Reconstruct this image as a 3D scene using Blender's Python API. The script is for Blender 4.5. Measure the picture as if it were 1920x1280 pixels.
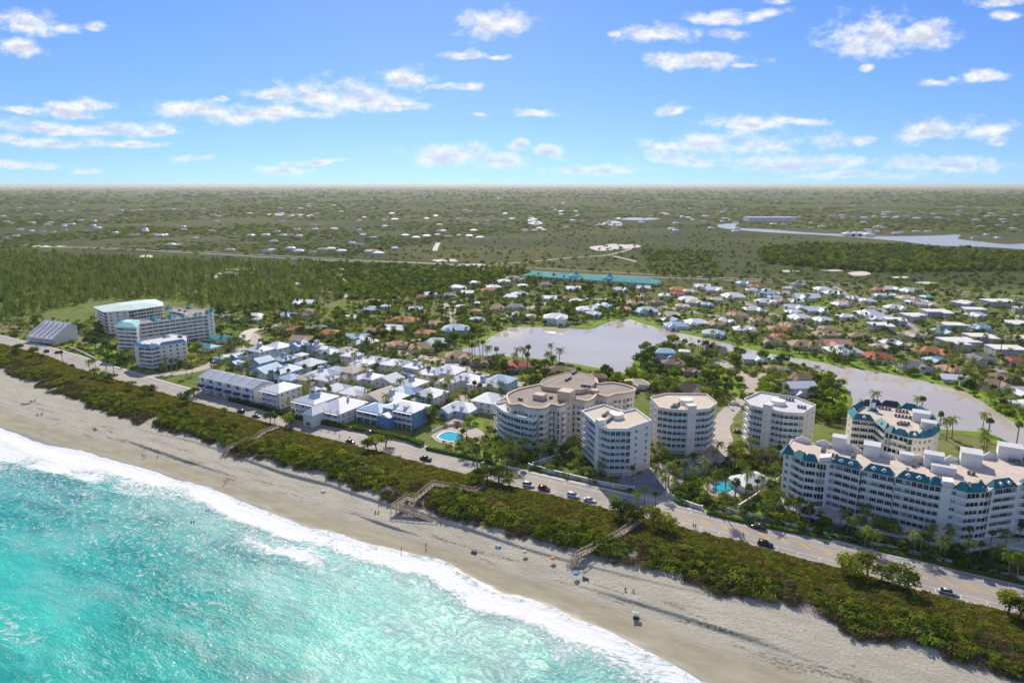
import bpy, bmesh, math, random
import numpy as np
from mathutils import Vector
SC = bpy.context.scene
for _o in list(bpy.data.objects): bpy.data.objects.remove(_o)
COL = SC.collection
R = math.radians
random.seed(7); RNG = np.random.default_rng(7)

# ------------------------------------------------------------------ camera
FPX, CAM_H = 1280.0, 110.0                      # focal length in photo pixels, metres above the road
PITCH = math.atan((640 - 347) / FPX)
cam = bpy.data.objects.new('camera', bpy.data.cameras.new('camera'))
COL.objects.link(cam); SC.camera = cam
cam.location = (0, 0, CAM_H); cam.rotation_euler = (math.pi / 2 - PITCH, 0, 0)
cam.data.sensor_width = 36; cam.data.lens = 24
cam.data.clip_start = 1; cam.data.clip_end = 200000

# ------------------------------------------------------------------ sun, exposure
SUN_AZ, SUN_EL = R(-6), R(37)                   # azimuth measured from +Y towards +X
sl = bpy.data.lights.new('sun', 'SUN'); sl.energy = 2.9; sl.angle = R(0.5); sl.color = (1.0, 0.90, 0.76)
so = bpy.data.objects.new('sun', sl); COL.objects.link(so)
sd = Vector((math.sin(SUN_AZ) * math.cos(SUN_EL), math.cos(SUN_AZ) * math.cos(SUN_EL), math.sin(SUN_EL)))
so.rotation_euler = sd.to_track_quat('Z', 'Y').to_euler(); so.location = (0, 300, 400)
SC.view_settings.view_transform = 'Standard'; SC.view_settings.look = 'None'
SC.view_settings.exposure = 0.85; SC.view_settings.gamma = 1.0
SC.view_settings.use_curve_mapping = False
SC.cycles.use_denoising = True
SC.cycles.max_bounces = 6; SC.cycles.diffuse_bounces = 3; SC.cycles.glossy_bounces = 2
SC.cycles.transparent_max_bounces = 8; SC.cycles.volume_bounces = 1
SC.cycles.sample_clamp_indirect = 8

# ------------------------------------------------------------------ geometry of the view: photo pixel -> point on a level plane
_c, _s = math.cos(PITCH), math.sin(PITCH)
def G(px, py, z=0.0):
    x = (px - 960) / FPX; y = (640 - py) / FPX
    d = (x, _c + y * _s, -_s + y * _c); t = (z - CAM_H) / d[2]
    return Vector((d[0] * t, d[1] * t, z))
def ray(px, py):
    x = (px - 960) / FPX; y = (640 - py) / FPX
    return x / (_c + y * _s), (-_s + y * _c) / (_c + y * _s)

# ------------------------------------------------------------------ world: Nishita sky with fair-weather cumulus
W = bpy.data.worlds.new('World'); SC.world = W; W.use_nodes = True
def world():
    nt = W.node_tree; N = nt.nodes; N.clear(); K = nt.links.new
    def nd(t, **k):
        n = N.new(t)
        for a, b in k.items(): setattr(n, a, b)
        return n
    def mth(op, a, b=None, c=None, clamp=False):
        n = nd('ShaderNodeMath', operation=op, use_clamp=clamp)
        for i, v in enumerate((a, b, c)):
            if v is None: continue
            if isinstance(v, (int, float)): n.inputs[i].default_value = v
            else: K(v, n.inputs[i])
        return n.outputs[0]
    def vm(op, a, b=None, c=None):
        n = nd('ShaderNodeVectorMath', operation=op)
        for i, v in enumerate((a, b, c)):
            if v is None: continue
            if isinstance(v, tuple): n.inputs[i].default_value = v
            else: K(v, n.inputs[i])
        return n.outputs['Value'] if op == 'LENGTH' else n.outputs['Vector']
    sky = nd('ShaderNodeTexSky', sky_type='NISHITA', sun_disc=False, sun_elevation=SUN_EL, sun_rotation=SUN_AZ,
             altitude=100, air_density=1.0, dust_density=0.08, ozone_density=2.2)
    hs = nd('ShaderNodeHueSaturation'); hs.inputs['Saturation'].default_value = 1.3; hs.inputs['Value'].default_value = 1.0
    hs.inputs['Hue'].default_value = 0.516
    K(sky.outputs[0], hs.inputs['Color'])
    tc = nd('ShaderNodeTexCoord'); K(vm('ADD', vm('MULTIPLY', tc.outputs['Generated'], (1, 1, .9)), (0, 0, .13)), sky.inputs[0]); sep = nd('ShaderNodeSeparateXYZ'); K(tc.outputs['Generated'], sep.inputs[0])
    yy = mth('MAXIMUM', mth('ABSOLUTE', sep.outputs[1]), 0.05)
    u = mth('DIVIDE', sep.outputs[0], yy); v = mth('DIVIDE', sep.outputs[2], yy)
    cmb = nd('ShaderNodeCombineXYZ'); K(u, cmb.inputs[0]); K(v, cmb.inputs[1]); uv = cmb.outputs[0]
    # domain warp and billow
    def noise(vec, sc, det, rough=.55, col=False):
        n = nd('ShaderNodeTexNoise'); n.inputs['Scale'].default_value = sc; n.inputs['Detail'].default_value = det
        n.inputs['Roughness'].default_value = rough; K(vec, n.inputs['Vector'])
        return n.outputs['Color' if col else 'Fac']
    st = vm('MULTIPLY', uv, (1.0, 1.9, 1.0))
    warp = vm('SUBTRACT', noise(st, 9, 3, .5, True), (.5, .5, .5))
    pw = vm('MULTIPLY_ADD', warp, (.06, .03, 0), uv)
    sp = nd('ShaderNodeSeparateXYZ'); K(pw, sp.inputs[0])
    c3 = nd('ShaderNodeCombineXYZ'); K(sp.outputs[0], c3.inputs[0]); K(sp.outputs[1], c3.inputs[1]); K(mth('MULTIPLY', sp.outputs[1], -1), c3.inputs[2])
    best = None
    for (cx, cy, rx, ry) in CLOUDS:
        u0, v0 = ray(cx, cy); u1, _ = ray(cx + rx, cy); _, v1 = ray(cx, cy - ry)
        ix, iy = .88 / (u1 - u0), .88 / (v1 - v0)
        q = vm('MULTIPLY_ADD', c3.outputs[0], (ix, iy, iy * .75), (-u0 * ix, -v0 * iy, v0 * iy * .75))
        l = vm('LENGTH', vm('MAXIMUM', q, (-1e3, -1e3, 0)))
        best = l if best is None else mth('MINIMUM', best, l)
    def billow(shift):
        p = vm('ADD', uv, (0, shift, 0)); p = vm('MULTIPLY', p, (1, 1.7, 1))
        return mth('MULTIPLY_ADD', noise(p, 26, 6, .62), 2.3, mth('MULTIPLY', noise(p, 85, 4, .6), .55))
    base = mth('SUBTRACT', -.22, best); b0 = billow(0.0)
    d0 = mth('ADD', b0, base); d1 = mth('ADD', billow(.010), base)
    a = nd('ShaderNodeMapRange', interpolation_type='SMOOTHSTEP'); K(d0, a.inputs[0])
    a.inputs[1].default_value = .02; a.inputs[2].default_value = 1.15; alpha = a.outputs[0]
    lowf = nd('ShaderNodeMapRange'); K(v, lowf.inputs[0]); lowf.inputs[1].default_value = .0; lowf.inputs[2].default_value = .10
    lowf.inputs[3].default_value = .6; lowf.inputs[4].default_value = .97
    alpha = mth('MULTIPLY', alpha, lowf.outputs[0], clamp=True)
    sh = nd('ShaderNodeMapRange', interpolation_type='SMOOTHSTEP'); K(mth('SUBTRACT', d1, mth('MULTIPLY', d0, .30)), sh.inputs[0])
    sh.inputs[1].default_value = .25; sh.inputs[2].default_value = 1.0; sh.inputs[3].default_value = 0; sh.inputs[4].default_value = 1
    cc = nd('ShaderNodeMix', data_type='RGBA'); K(sh.outputs[0], cc.inputs[0])
    cc.inputs[6].default_value = (7.4, 7.4, 7.4, 1); cc.inputs[7].default_value = (4.7, 5.0, 5.8, 1)  # white to grey: cloud self-shading put into the sky colour
    mx = nd('ShaderNodeMix', data_type='RGBA'); K(alpha, mx.inputs[0]); K(hs.outputs[0], mx.inputs[6]); K(cc.outputs[2], mx.inputs[7])
    bg = nd('ShaderNodeBackground'); bg.inputs[1].default_value = SKY_STRENGTH; K(mx.outputs[2], bg.inputs[0])
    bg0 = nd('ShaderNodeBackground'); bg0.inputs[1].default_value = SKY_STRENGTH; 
    # unseen clouds over the rest of the dome, added for neutral fill light
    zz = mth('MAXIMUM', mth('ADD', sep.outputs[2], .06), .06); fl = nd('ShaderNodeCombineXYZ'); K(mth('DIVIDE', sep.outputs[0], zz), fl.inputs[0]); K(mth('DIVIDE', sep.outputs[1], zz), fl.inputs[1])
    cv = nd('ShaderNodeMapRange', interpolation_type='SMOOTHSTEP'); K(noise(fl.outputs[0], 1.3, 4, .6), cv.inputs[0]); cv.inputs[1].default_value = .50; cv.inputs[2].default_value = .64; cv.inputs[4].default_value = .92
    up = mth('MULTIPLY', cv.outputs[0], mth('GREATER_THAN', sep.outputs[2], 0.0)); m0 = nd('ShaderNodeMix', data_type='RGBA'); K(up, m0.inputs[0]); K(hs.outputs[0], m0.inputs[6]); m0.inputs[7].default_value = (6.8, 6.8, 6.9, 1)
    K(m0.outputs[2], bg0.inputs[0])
    # the part of the sky that holds clouds: ahead, below about 20 degrees
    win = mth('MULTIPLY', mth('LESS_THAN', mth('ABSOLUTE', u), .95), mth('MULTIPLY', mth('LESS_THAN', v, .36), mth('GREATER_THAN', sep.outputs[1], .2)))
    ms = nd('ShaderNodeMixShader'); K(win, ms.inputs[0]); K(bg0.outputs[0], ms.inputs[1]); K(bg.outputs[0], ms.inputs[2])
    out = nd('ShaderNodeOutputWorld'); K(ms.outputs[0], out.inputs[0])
SKY_STRENGTH = 0.078
CLOUDS = [(50,42,60,25),(120,50,30,15),(180,46,25,10),(35,90,45,18),(130,208,70,14),(175,195,45,14),(60,210,55,8),(80,240,110,14),(200,243,120,14),
 (295,248,35,11),(100,268,150,12),(250,270,60,8),(60,310,85,9),(165,322,30,7),(365,297,38,8),(370,208,85,20),(480,212,110,18),(580,220,60,10),
 (510,172,60,11),(600,178,75,32),(680,190,90,28),(750,200,55,15),(765,148,48,22),(820,160,30,5),(870,167,28,9),(410,184,17,5),(895,215,15,6),
 (930,50,68,26),(870,98,45,10),(925,101,28,7),(1000,212,35,8),(525,315,70,10),(580,300,70,6),(850,295,85,22),(930,300,60,20),(975,275,25,12),
 (1030,285,30,14),(1230,64,70,18),(1160,62,18,9),(1355,62,45,14),(1345,28,60,13),(1430,25,55,12),(1465,5,25,8),(1310,117,95,18),(1250,112,40,12),
 (1390,125,30,8),(1640,72,85,42),(1720,75,65,28),(1600,95,40,18),(1625,125,22,8),(1850,140,40,12),(1760,150,40,10),(1880,5,55,14),(1875,32,30,10),
 (1265,205,30,13),(1400,235,80,18),(1490,233,60,9),(1330,270,70,22),(1250,280,60,18),(1440,275,70,20),(1555,270,45,18),(1610,270,22,14),
 (1500,310,120,16),(1290,300,90,14),(1740,250,65,22),(1840,240,60,18),(1875,260,22,8),(1780,310,120,18),(1110,318,100,12),(1600,332,150,10)]
world()
# ------------------------------------------------------------------ materials
def M(name, col, rough=.8, var=.18, ns=.6, spec=.3, rnd=0., bump=0., bs=4., col2=None, metal=0.):
    m = bpy.data.materials.new(name); m.use_nodes = True; nt = m.node_tree; K = nt.links.new
    b = nt.nodes['Principled BSDF']; b.inputs['Roughness'].default_value = rough
    b.inputs['Specular IOR Level'].default_value = spec; b.inputs['Metallic'].default_value = metal
    tc = nt.nodes.new('ShaderNodeTexCoord'); n = nt.nodes.new('ShaderNodeTexNoise')
    n.inputs['Scale'].default_value = ns; n.inputs['Detail'].default_value = 5; n.inputs['Roughness'].default_value = .65
    K(tc.outputs['Object'], n.inputs['Vector'])
    r = nt.nodes.new('ShaderNodeMapRange'); K(n.outputs['Fac'], r.inputs[0]); r.inputs[1].default_value = .28; r.inputs[2].default_value = .72
    mx = nt.nodes.new('ShaderNodeMix'); mx.data_type = 'RGBA'; K(r.outputs[0], mx.inputs[0])
    c2 = col2 or tuple(min(1, c * (1 + var)) for c in col); c1 = col if col2 else tuple(c * (1 - var) for c in col)
    mx.inputs[6].default_value = (*c1, 1); mx.inputs[7].default_value = (*c2, 1); o = mx.outputs[2]
    if rnd:
        oi = nt.nodes.new('ShaderNodeObjectInfo'); rr = nt.nodes.new('ShaderNodeMapRange'); K(oi.outputs['Random'], rr.inputs[0])
        rr.inputs[3].default_value = 1 - rnd; rr.inputs[4].default_value = 1 + rnd
        mu = nt.nodes.new('ShaderNodeVectorMath'); mu.operation = 'SCALE'; K(o, mu.inputs[0]); K(rr.outputs[0], mu.inputs['Scale']); o = mu.outputs[0]
    K(o, b.inputs['Base Color'])
    if bump:
        n2 = nt.nodes.new('ShaderNodeTexNoise'); n2.inputs['Scale'].default_value = bs; n2.inputs['Detail'].default_value = 4; K(tc.outputs['Object'], n2.inputs['Vector'])
        bp = nt.nodes.new('ShaderNodeBump'); bp.inputs['Strength'].default_value = 1; bp.inputs['Distance'].default_value = bump
        K(n2.outputs['Fac'], bp.inputs['Height']); K(bp.outputs[0], b.inputs['Normal'])
    return m
def LEAF(name, c1, c2, rnd=.25, tr=.35, ns=.35):
    m = bpy.data.materials.new(name); m.use_nodes = True; nt = m.node_tree; K = nt.links.new; nt.nodes.remove(nt.nodes['Principled BSDF'])
    tc = nt.nodes.new('ShaderNodeTexCoord'); n = nt.nodes.new('ShaderNodeTexNoise'); n.inputs['Scale'].default_value = ns; n.inputs['Detail'].default_value = 3
    K(tc.outputs['Object'], n.inputs['Vector'])
    oi = nt.nodes.new('ShaderNodeObjectInfo')
    ad = nt.nodes.new('ShaderNodeMath'); ad.operation = 'ADD'; K(n.outputs['Fac'], ad.inputs[0])
    sb = nt.nodes.new('ShaderNodeMath'); sb.operation = 'MULTIPLY_ADD'; K(oi.outputs['Random'], sb.inputs[0]); sb.inputs[1].default_value = 1.0; sb.inputs[2].default_value = -.5
    K(sb.outputs[0], ad.inputs[1])
    r = nt.nodes.new('ShaderNodeMapRange'); K(ad.outputs[0], r.inputs[0]); r.inputs[1].default_value = .15; r.inputs[2].default_value = .85
    mx = nt.nodes.new('ShaderNodeMix'); mx.data_type = 'RGBA'; K(r.outputs[0], mx.inputs[0]); mx.inputs[6].default_value = (*c1, 1); mx.inputs[7].default_value = (*c2, 1)
    d = nt.nodes.new('ShaderNodeBsdfDiffuse'); t = nt.nodes.new('ShaderNodeBsdfTranslucent'); ms = nt.nodes.new('ShaderNodeMixShader')
    ms.inputs[0].default_value = tr; K(mx.outputs[2], d.inputs[0])
    yl = nt.nodes.new('ShaderNodeVectorMath'); yl.operation = 'MULTIPLY'; K(mx.outputs[2], yl.inputs[0]); yl.inputs[1].default_value = (1.25, 1.2, .55); K(yl.outputs[0], t.inputs[0])
    K(d.outputs[0], ms.inputs[1]); K(t.outputs[0], ms.inputs[2]); K(ms.outputs[0], nt.nodes['Material Output'].inputs[0])
    return m
def SEAM(name, col, rough=.45, pitch=2.2, rnd=.06):
    """standing seam sheet metal or tile courses: fine ribs as bump"""
    m = M(name, col, rough, .08, .25, .4, rnd); nt = m.node_tree; K = nt.links.new
    tc = nt.nodes.new('ShaderNodeTexCoord'); w = nt.nodes.new('ShaderNodeTexWave'); w.inputs['Scale'].default_value = pitch; w.bands_direction = 'X'
    K(tc.outputs['Object'], w.inputs['Vector']); bp = nt.nodes.new('ShaderNodeBump'); bp.inputs['Distance'].default_value = .05; bp.inputs['Strength'].default_value = .6
    K(w.outputs['Fac'], bp.inputs['Height']); K(bp.outputs[0], nt.nodes['Principled BSDF'].inputs['Normal']); return m
MT = dict(
 white=M('white_stucco', (.87, .82, .75), .75, .05, .3), cream=M('cream_stucco', (.78, .72, .63), .8, .05, .3), pink=M('pale_pink_stucco', (.74, .62, .53), .8, .05, .3),
 greyw=M('grey_stucco', (.52, .53, .54), .8, .06, .3), aqua=M('pale_blue_siding', (.45, .62, .70), .7, .05, .3), blue=M('bright_blue_stucco', (.12, .32, .58), .7, .06, .4),
 tanw=M('tan_stucco', (.50, .42, .33), .8, .08, .3), trim=M('white_trim', (.88, .85, .80), .5, .03, .5), railw=M('white_railing', (.87, .84, .80), .5, .03, 1),
 railb=M('aqua_glass_railing', (.42, .64, .70), .2, .05, 1, .5), peach=M('peach_cornice', (.66, .50, .38), .8, .08, .3),
 glass=M('dark_window_glass', (.018, .024, .03), .06, .3, .4, .6), glassb=M('blue_window_glass', (.03, .07, .10), .06, .3, .4, .6),
 deckr=M('sandy_roof_gravel', (.62, .54, .43), .9, .10, .35, .2, bump=.03), deckg=M('grey_roof_gravel', (.33, .29, .24), .9, .22, .25, .2, bump=.03), deckw=M('pale_roof_membrane', (.60, .60, .60), .8, .10, .3),
 deckp=M('pinkish_roof_gravel', (.62, .52, .43), .9, .12, .3, .2),
 teal=SEAM('teal_metal_roof', (.01, .17, .21), .4), mint=SEAM('mint_metal_roof', (.50, .66, .62), .7), tealb=SEAM('turquoise_metal_roof', (.03, .36, .40), .45),
 rW=SEAM('white_metal_roof', (.66, .70, .74), .5), rB=SEAM('light_blue_metal_roof', (.22, .40, .56), .45), rG=SEAM('grey_shingle_roof', (.20, .21, .23), .8, 4), rS=SEAM('silver_metal_roof', (.50, .54, .60), .45),
 rR=SEAM('red_tile_roof', (.40, .09, .06), .8, 5), rO=SEAM('orange_tile_roof', (.50, .19, .08), .8, 5), rP=SEAM('salmon_tile_roof', (.52, .28, .19), .8, 5), rT=SEAM('tan_tile_roof', (.38, .26, .16), .8, 5),
 rN=SEAM('brown_tile_roof', (.21, .14, .10), .8, 5), rD=SEAM('dark_slate_roof', (.06, .06, .08), .7, 4), rC=SEAM('cream_tile_roof', (.60, .52, .40), .8, 5), rw=M('white_flat_roof', (.72, .70, .66), .8, .08, .2), rK=SEAM('charcoal_tile_roof', (.07, .05, .045), .8, 5), rA=SEAM('aqua_metal_roof', (.30, .52, .54), .5),
 conc=M('concrete', (.45, .43, .40), .9, .12, .4), mach=M('rooftop_machinery_metal', (.20, .21, .22), .5, .3, 1.5), asph=M('asphalt', (.22, .205, .19), .85, .16, .12, .3, bump=.01, bs=6),
 dark=M('dark_rubber', (.02, .02, .022), .7), wood=M('weathered_wood', (.36, .29, .22), .85, .25, 1.2), awn=M('navy_awning_canvas', (.02, .05, .16), .8), pool=M('pool_water', (.03, .42, .50), .08, .1, .3, .5, bump=.02, bs=2),
 pave=M('paver', (.46, .40, .34), .9, .12, .3), paveg=M('grey_paver', (.24, .25, .27), .9, .15, .3), stonew=M('pale_balustrade', (.62, .62, .60), .8, .08, .4), kerb=M('kerb_concrete', (.55, .52, .48), .9, .1, .5),
 ylw=M('yellow_road_paint', (.62, .42, .06), .8, .15, 2), wpt=M('white_road_paint', (.75, .75, .73), .8, .1, 2),
 lawn=M('lawn_grass', (.12, .23, .02), .95, .3, .15, .1, col2=(.24, .35, .04), bump=.05, bs=3), bark=M('bark', (.17, .13, .10), .9, .25, 2), palmbark=M('palm_bark', (.27, .23, .19), .9, .2, 2),
 sandp=M('white_sand', (.62, .57, .49), .95, .12, .06),
)
def curtains(m):
    nt = m.node_tree; K = nt.links.new; b = nt.nodes['Principled BSDF']; src = b.inputs['Base Color'].links[0].from_socket; oi = nt.nodes.new('ShaderNodeObjectInfo'); r = nt.nodes.new('ShaderNodeMapRange'); K(oi.outputs['Random'], r.inputs[0])
    r.inputs[1].default_value = .72; r.inputs[2].default_value = 1.0; mx = nt.nodes.new('ShaderNodeMix'); mx.data_type = 'RGBA'; K(r.outputs[0], mx.inputs[0]); K(src, mx.inputs[6]); mx.inputs[7].default_value = (.42, .40, .36, 1); K(mx.outputs[2], b.inputs['Base Color'])
curtains(MT['glass'])
MT['palm'] = LEAF('palm_frond', (.15, .21, .035), (.32, .36, .08), tr=.4)
MT['palmd'] = LEAF('fan_palm_frond', (0.084, 0.140, 0.042), (0.196, 0.238, 0.070), tr=.35)
MT['leaf'] = LEAF('broad_leaf', (.10, .17, .03), (.31, .39, .055), tr=.4)
MT['leafd'] = LEAF('dark_broad_leaf', (.07, .12, .03), (.20, .27, .055), tr=.35)
MT['leafy'] = LEAF('yellow_green_leaf', (.18, .28, .03), (.38, .45, .06), tr=.4)
MT['grape'] = LEAF('sea_grape_leaf', (.085, .125, .018), (.32, .35, .055), tr=.4)
MT['grapeb'] = LEAF('bronze_sea_grape_leaf', (0.140, 0.098, 0.042), (0.308, 0.196, 0.098), tr=.3)
MT['twig'] = LEAF('grey_brown_twig', (0.156, 0.117, 0.091), (0.286, 0.221, 0.182), tr=.1)
MT['pine'] = LEAF('pine_needle', (.13, .19, .045), (.30, .37, .09), tr=.3)
MT['cover'] = LEAF('low_dune_leaf', (.13, .175, .028), (.28, .30, .07), tr=.35)
MT['hedge'] = LEAF('hedge_leaf', (0.060, 0.112, 0.021), (0.150, 0.225, 0.038), tr=.3, ns=1)
MT['flower'] = LEAF('pale_twig_leaf', (.18, .16, .10), (.34, .28, .20), tr=.3)

# ------------------------------------------------------------------ mesh helpers
class MB:
    def __init__(s): s.V = []; s.F = []; s.I = []
    def add(s, V, F, m=0):
        k = len(s.V); s.V += [tuple(v) for v in V]; s.F += [tuple(i + k for i in f) for f in F]; s.I += [m] * len(F); return s
    def box(s, x0, y0, z0, x1, y1, z1, m=0):
        return s.add([(x0,y0,z0),(x1,y0,z0),(x1,y1,z0),(x0,y1,z0),(x0,y0,z1),(x1,y0,z1),(x1,y1,z1),(x0,y1,z1)],
                     [(3,2,1,0),(4,5,6,7),(0,1,5,4),(1,2,6,5),(2,3,7,6),(3,0,4,7)], m)
    def obox(s, p, q, w, z0, z1, m=0, z0b=None, z1b=None):
        """box along a segment p-q, w wide, centred on it; ends may differ in height"""
        p = Vector(p[:2]); q = Vector(q[:2]); d = (q - p).normalized(); n = Vector((-d.y, d.x)) * w / 2
        a, b, c, e = p - n, q - n, q + n, p + n; zb0 = z0 if z0b is None else z0b; zb1 = z1 if z1b is None else z1b
        return s.add([(*a,z0),(*b,zb0),(*c,zb0),(*e,z0),(*a,z1),(*b,zb1),(*c,zb1),(*e,z1)],
                     [(3,2,1,0),(4,5,6,7),(0,1,5,4),(1,2,6,5),(2,3,7,6),(3,0,4,7)], m)
    def prism(s, P, z0, z1, m=0, mt=None, bottom=True):
        n = len(P); s.add([(p[0],p[1],z0) for p in P] + [(p[0],p[1],z1) for p in P], [(i,(i+1)%n,n+(i+1)%n,n+i) for i in range(n)], m)
        s.add([(p[0],p[1],z1) for p in P], [tuple(range(n))], m if mt is None else mt)
        if bottom: s.add([(p[0],p[1],z0) for p in P], [tuple(range(n-1,-1,-1))], m)
        return s
    def ring(s, P, Q, z0, z1, m=0):
        n = len(P); V = [(p[0],p[1],z) for L in (P, Q) for z in (z0, z1) for p in L]
        F = []
        for i in range(n):
            j = (i+1)%n; F += [(i,j,n+j,n+i),(2*n+j,2*n+i,3*n+i,3*n+j),(n+i,n+j,3*n+j,3*n+i),(j,i,2*n+i,2*n+j)]
        return s.add(V, F, m)
    def tube(s, pts, rad, k=6, m=0, cap=True):
        pts = [Vector(p) for p in pts]; rad = rad if hasattr(rad, '__len__') else [rad] * len(pts); V = []; n = len(pts)
        for i, p in enumerate(pts):
            d = (pts[min(i+1,n-1)] - pts[max(i-1,0)]).normalized(); a = d.cross(Vector((.3,.9,.1))).normalized(); b = d.cross(a)
            V += [p + (a*math.cos(t)+b*math.sin(t))*rad[i] for t in [2*math.pi*j/k for j in range(k)]]
        F = [(i*k+j, i*k+(j+1)%k, (i+1)*k+(j+1)%k, (i+1)*k+j) for i in range(n-1) for j in range(k)]
        if cap: F += [tuple(range(k))[::-1], tuple((n-1)*k+j for j in range(k))]
        return s.add(V, F, m)
    def mesh(s, name, mats, smooth=False):
        me = bpy.data.meshes.new(name); me.from_pydata(s.V, [], s.F)
        for m in (mats if isinstance(mats, (list, tuple)) else [mats]): me.materials.append(MT[m] if isinstance(m, str) else m)
        me.polygons.foreach_set('material_index', s.I)
        if smooth: me.polygons.foreach_set('use_smooth', [True] * len(s.F))
        me.update(); return me
def OB(name, me, parent=None, loc=(0,0,0), rz=0., sc=None, kind=None, label=None, cat=None, group=None):
    o = bpy.data.objects.new(name, me); COL.objects.link(o); o.location = loc
    if rz: o.rotation_euler = (0, 0, rz)
    if sc: o.scale = sc
    if parent: o.parent = parent
    return TAG(o, label, cat, group, kind)
def TAG(o, label=None, cat=None, group=None, kind=None):
    for k, v in (('label', label), ('category', cat), ('group', group), ('kind', kind)):
        if v: o[k] = v
    return o
def PART(mb, name, mats, parent=None, smooth=False, **k): return OB(name, mb.mesh(name, mats, smooth), parent, **k)
def ROOT(name, loc, label, cat, group=None, rz=0.): return OB(name, None, None, loc, rz, label=label, cat=cat, group=group)
def crom(P, n=6, closed=True):
    """Catmull-Rom through 2-D points"""
    P = [Vector(p[:2]) for p in P]; out = []; N = len(P)
    for i in range(N if closed else N - 1):
        g = (lambda k: P[k % N]) if closed else (lambda k: P[max(0, min(N-1, k))])
        a, b, c, d = g(i-1), g(i), g(i+1), g(i+2)
        for j in range(n):
            t = j / n; out.append(.5*((2*b)+(c-a)*t+(2*a-5*b+4*c-d)*t*t+(3*b-a-3*c+d)*t**3))
    if not closed: out.append(P[-1])
    return out
def area(P): return sum(P[i][0]*P[(i+1)%len(P)][1]-P[(i+1)%len(P)][0]*P[i][1] for i in range(len(P)))/2
def ccw(P): return list(P) if area(P) > 0 else list(P)[::-1]
def inset(P, D):
    """offset every edge of a CCW polygon inwards by D (number or one per edge)"""
    n = len(P); D = D if hasattr(D, '__len__') else [D]*n; P = [Vector(p[:2]) for p in P]; out = []
    for i in range(n):
        a, b, c = P[i-1], P[i], P[(i+1)%n]; e1 = (b-a).normalized(); e2 = (c-b).normalized()
        n1 = Vector((-e1.y, e1.x))*D[i-1]; n2 = Vector((-e2.y, e2.x))*D[i]; cr = e1.x*e2.y-e1.y*e2.x
        if abs(cr) < .12: out.append(b+(n1+n2)/2); continue
        w = (b+n2)-(b+n1); t = (w.x*e2.y-w.y*e2.x)/cr; out.append(b+n1+e1*t)
    return out
def inpoly(x, y, P):
    r = np.zeros(np.shape(x), bool); n = len(P)
    for i in range(n):
        (x0, y0), (x1, y1) = P[i][:2], P[i-1][:2]
        r ^= ((y0 > y) != (y1 > y)) & (x < (x1-x0)*(y-y0)/((y1-y0) or 1e-9)+x0)
    return r
def fbm(x, y, sc, oct=4, seed=0):
    r = np.random.default_rng(seed); out = np.zeros(np.shape(x)); amp = 1; tot = 0
    T = r.random((64, 64))
    for o in range(oct):
        fx = x/sc*2**o+o*17.3+1000; fy = y/sc*2**o+o*9.1+1000; ix = np.floor(fx).astype(int); iy = np.floor(fy).astype(int); tx = fx-ix; ty = fy-iy
        tx = tx*tx*(3-2*tx); ty = ty*ty*(3-2*ty); g = lambda a, b: T[a % 64, b % 64]
        out += amp*((g(ix,iy)*(1-tx)+g(ix+1,iy)*tx)*(1-ty)+(g(ix,iy+1)*(1-tx)+g(ix+1,iy+1)*tx)*ty); tot += amp; amp *= .5
    return out/tot

# ------------------------------------------------------------------ coast frame: u runs along the shore to the right, v inland
EU = Vector((.868, -.4966)); EV = Vector((.4966, .868)); ARO = math.atan2(EU.y, EU.x)
def UV(p): return (p[0]*EU.x+p[1]*EU.y, p[0]*EV.x+p[1]*EV.y)
def XY(u, v): return (u*EU.x+v*EV.x, u*EU.y+v*EV.y)
def line(px, z): q = sorted(UV(G(a, b, z)) for a, b in px); return np.array([p[0] for p in q]), np.array([p[1] for p in q])
L_ROAD = line([(0,642),(97,667),(150,690),(297,732),(370,752),(475,782),(540,801),(665,832),(840,877),(967,910),(1117,944),(1275,984),(1387,1011),(1480,1037),(1577,1062),(1735,1105),(1815,1125),(1920,1150)], 0)
L_KERB = line([(0,630),(92,652),(160,672),(300,715),(362,732),(480,762),(560,784),(647,803),(722,820),(785,836),(840,850),(900,865),(970,882),(1025,895),(1125,917),(1185,931),(1350,970),(1480,997),(1595,1025),(1655,1040),(1790,1070),(1920,1100)], 0)
L_VEG = line([(0,692),(92,730),(175,762),(265,792),(375,820),(455,850),(545,877),(635,897),(735,937),(820,962),(912,990),(1000,1015),(1112,1045),(1215,1072),(1335,1100),(1480,1137),(1615,1187),(1740,1225),(1920,1277)], -.3)
L_WAT = line([(0,809),(85,837),(150,852),(265,882),(380,917),(480,955),(575,995),(640,1010),(700,1027),(750,1039),(780,1049),(815,1054),(840,1062),(862,1080),(887,1095),(925,1115),(962,1125),(1000,1135),(1037,1147),(1062,1160),(1140,1195),(1230,1240),(1310,1280)], -3.5)
def at(L, u):
    return np.interp(u, *L)
SEA_Z = -3.5
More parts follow.
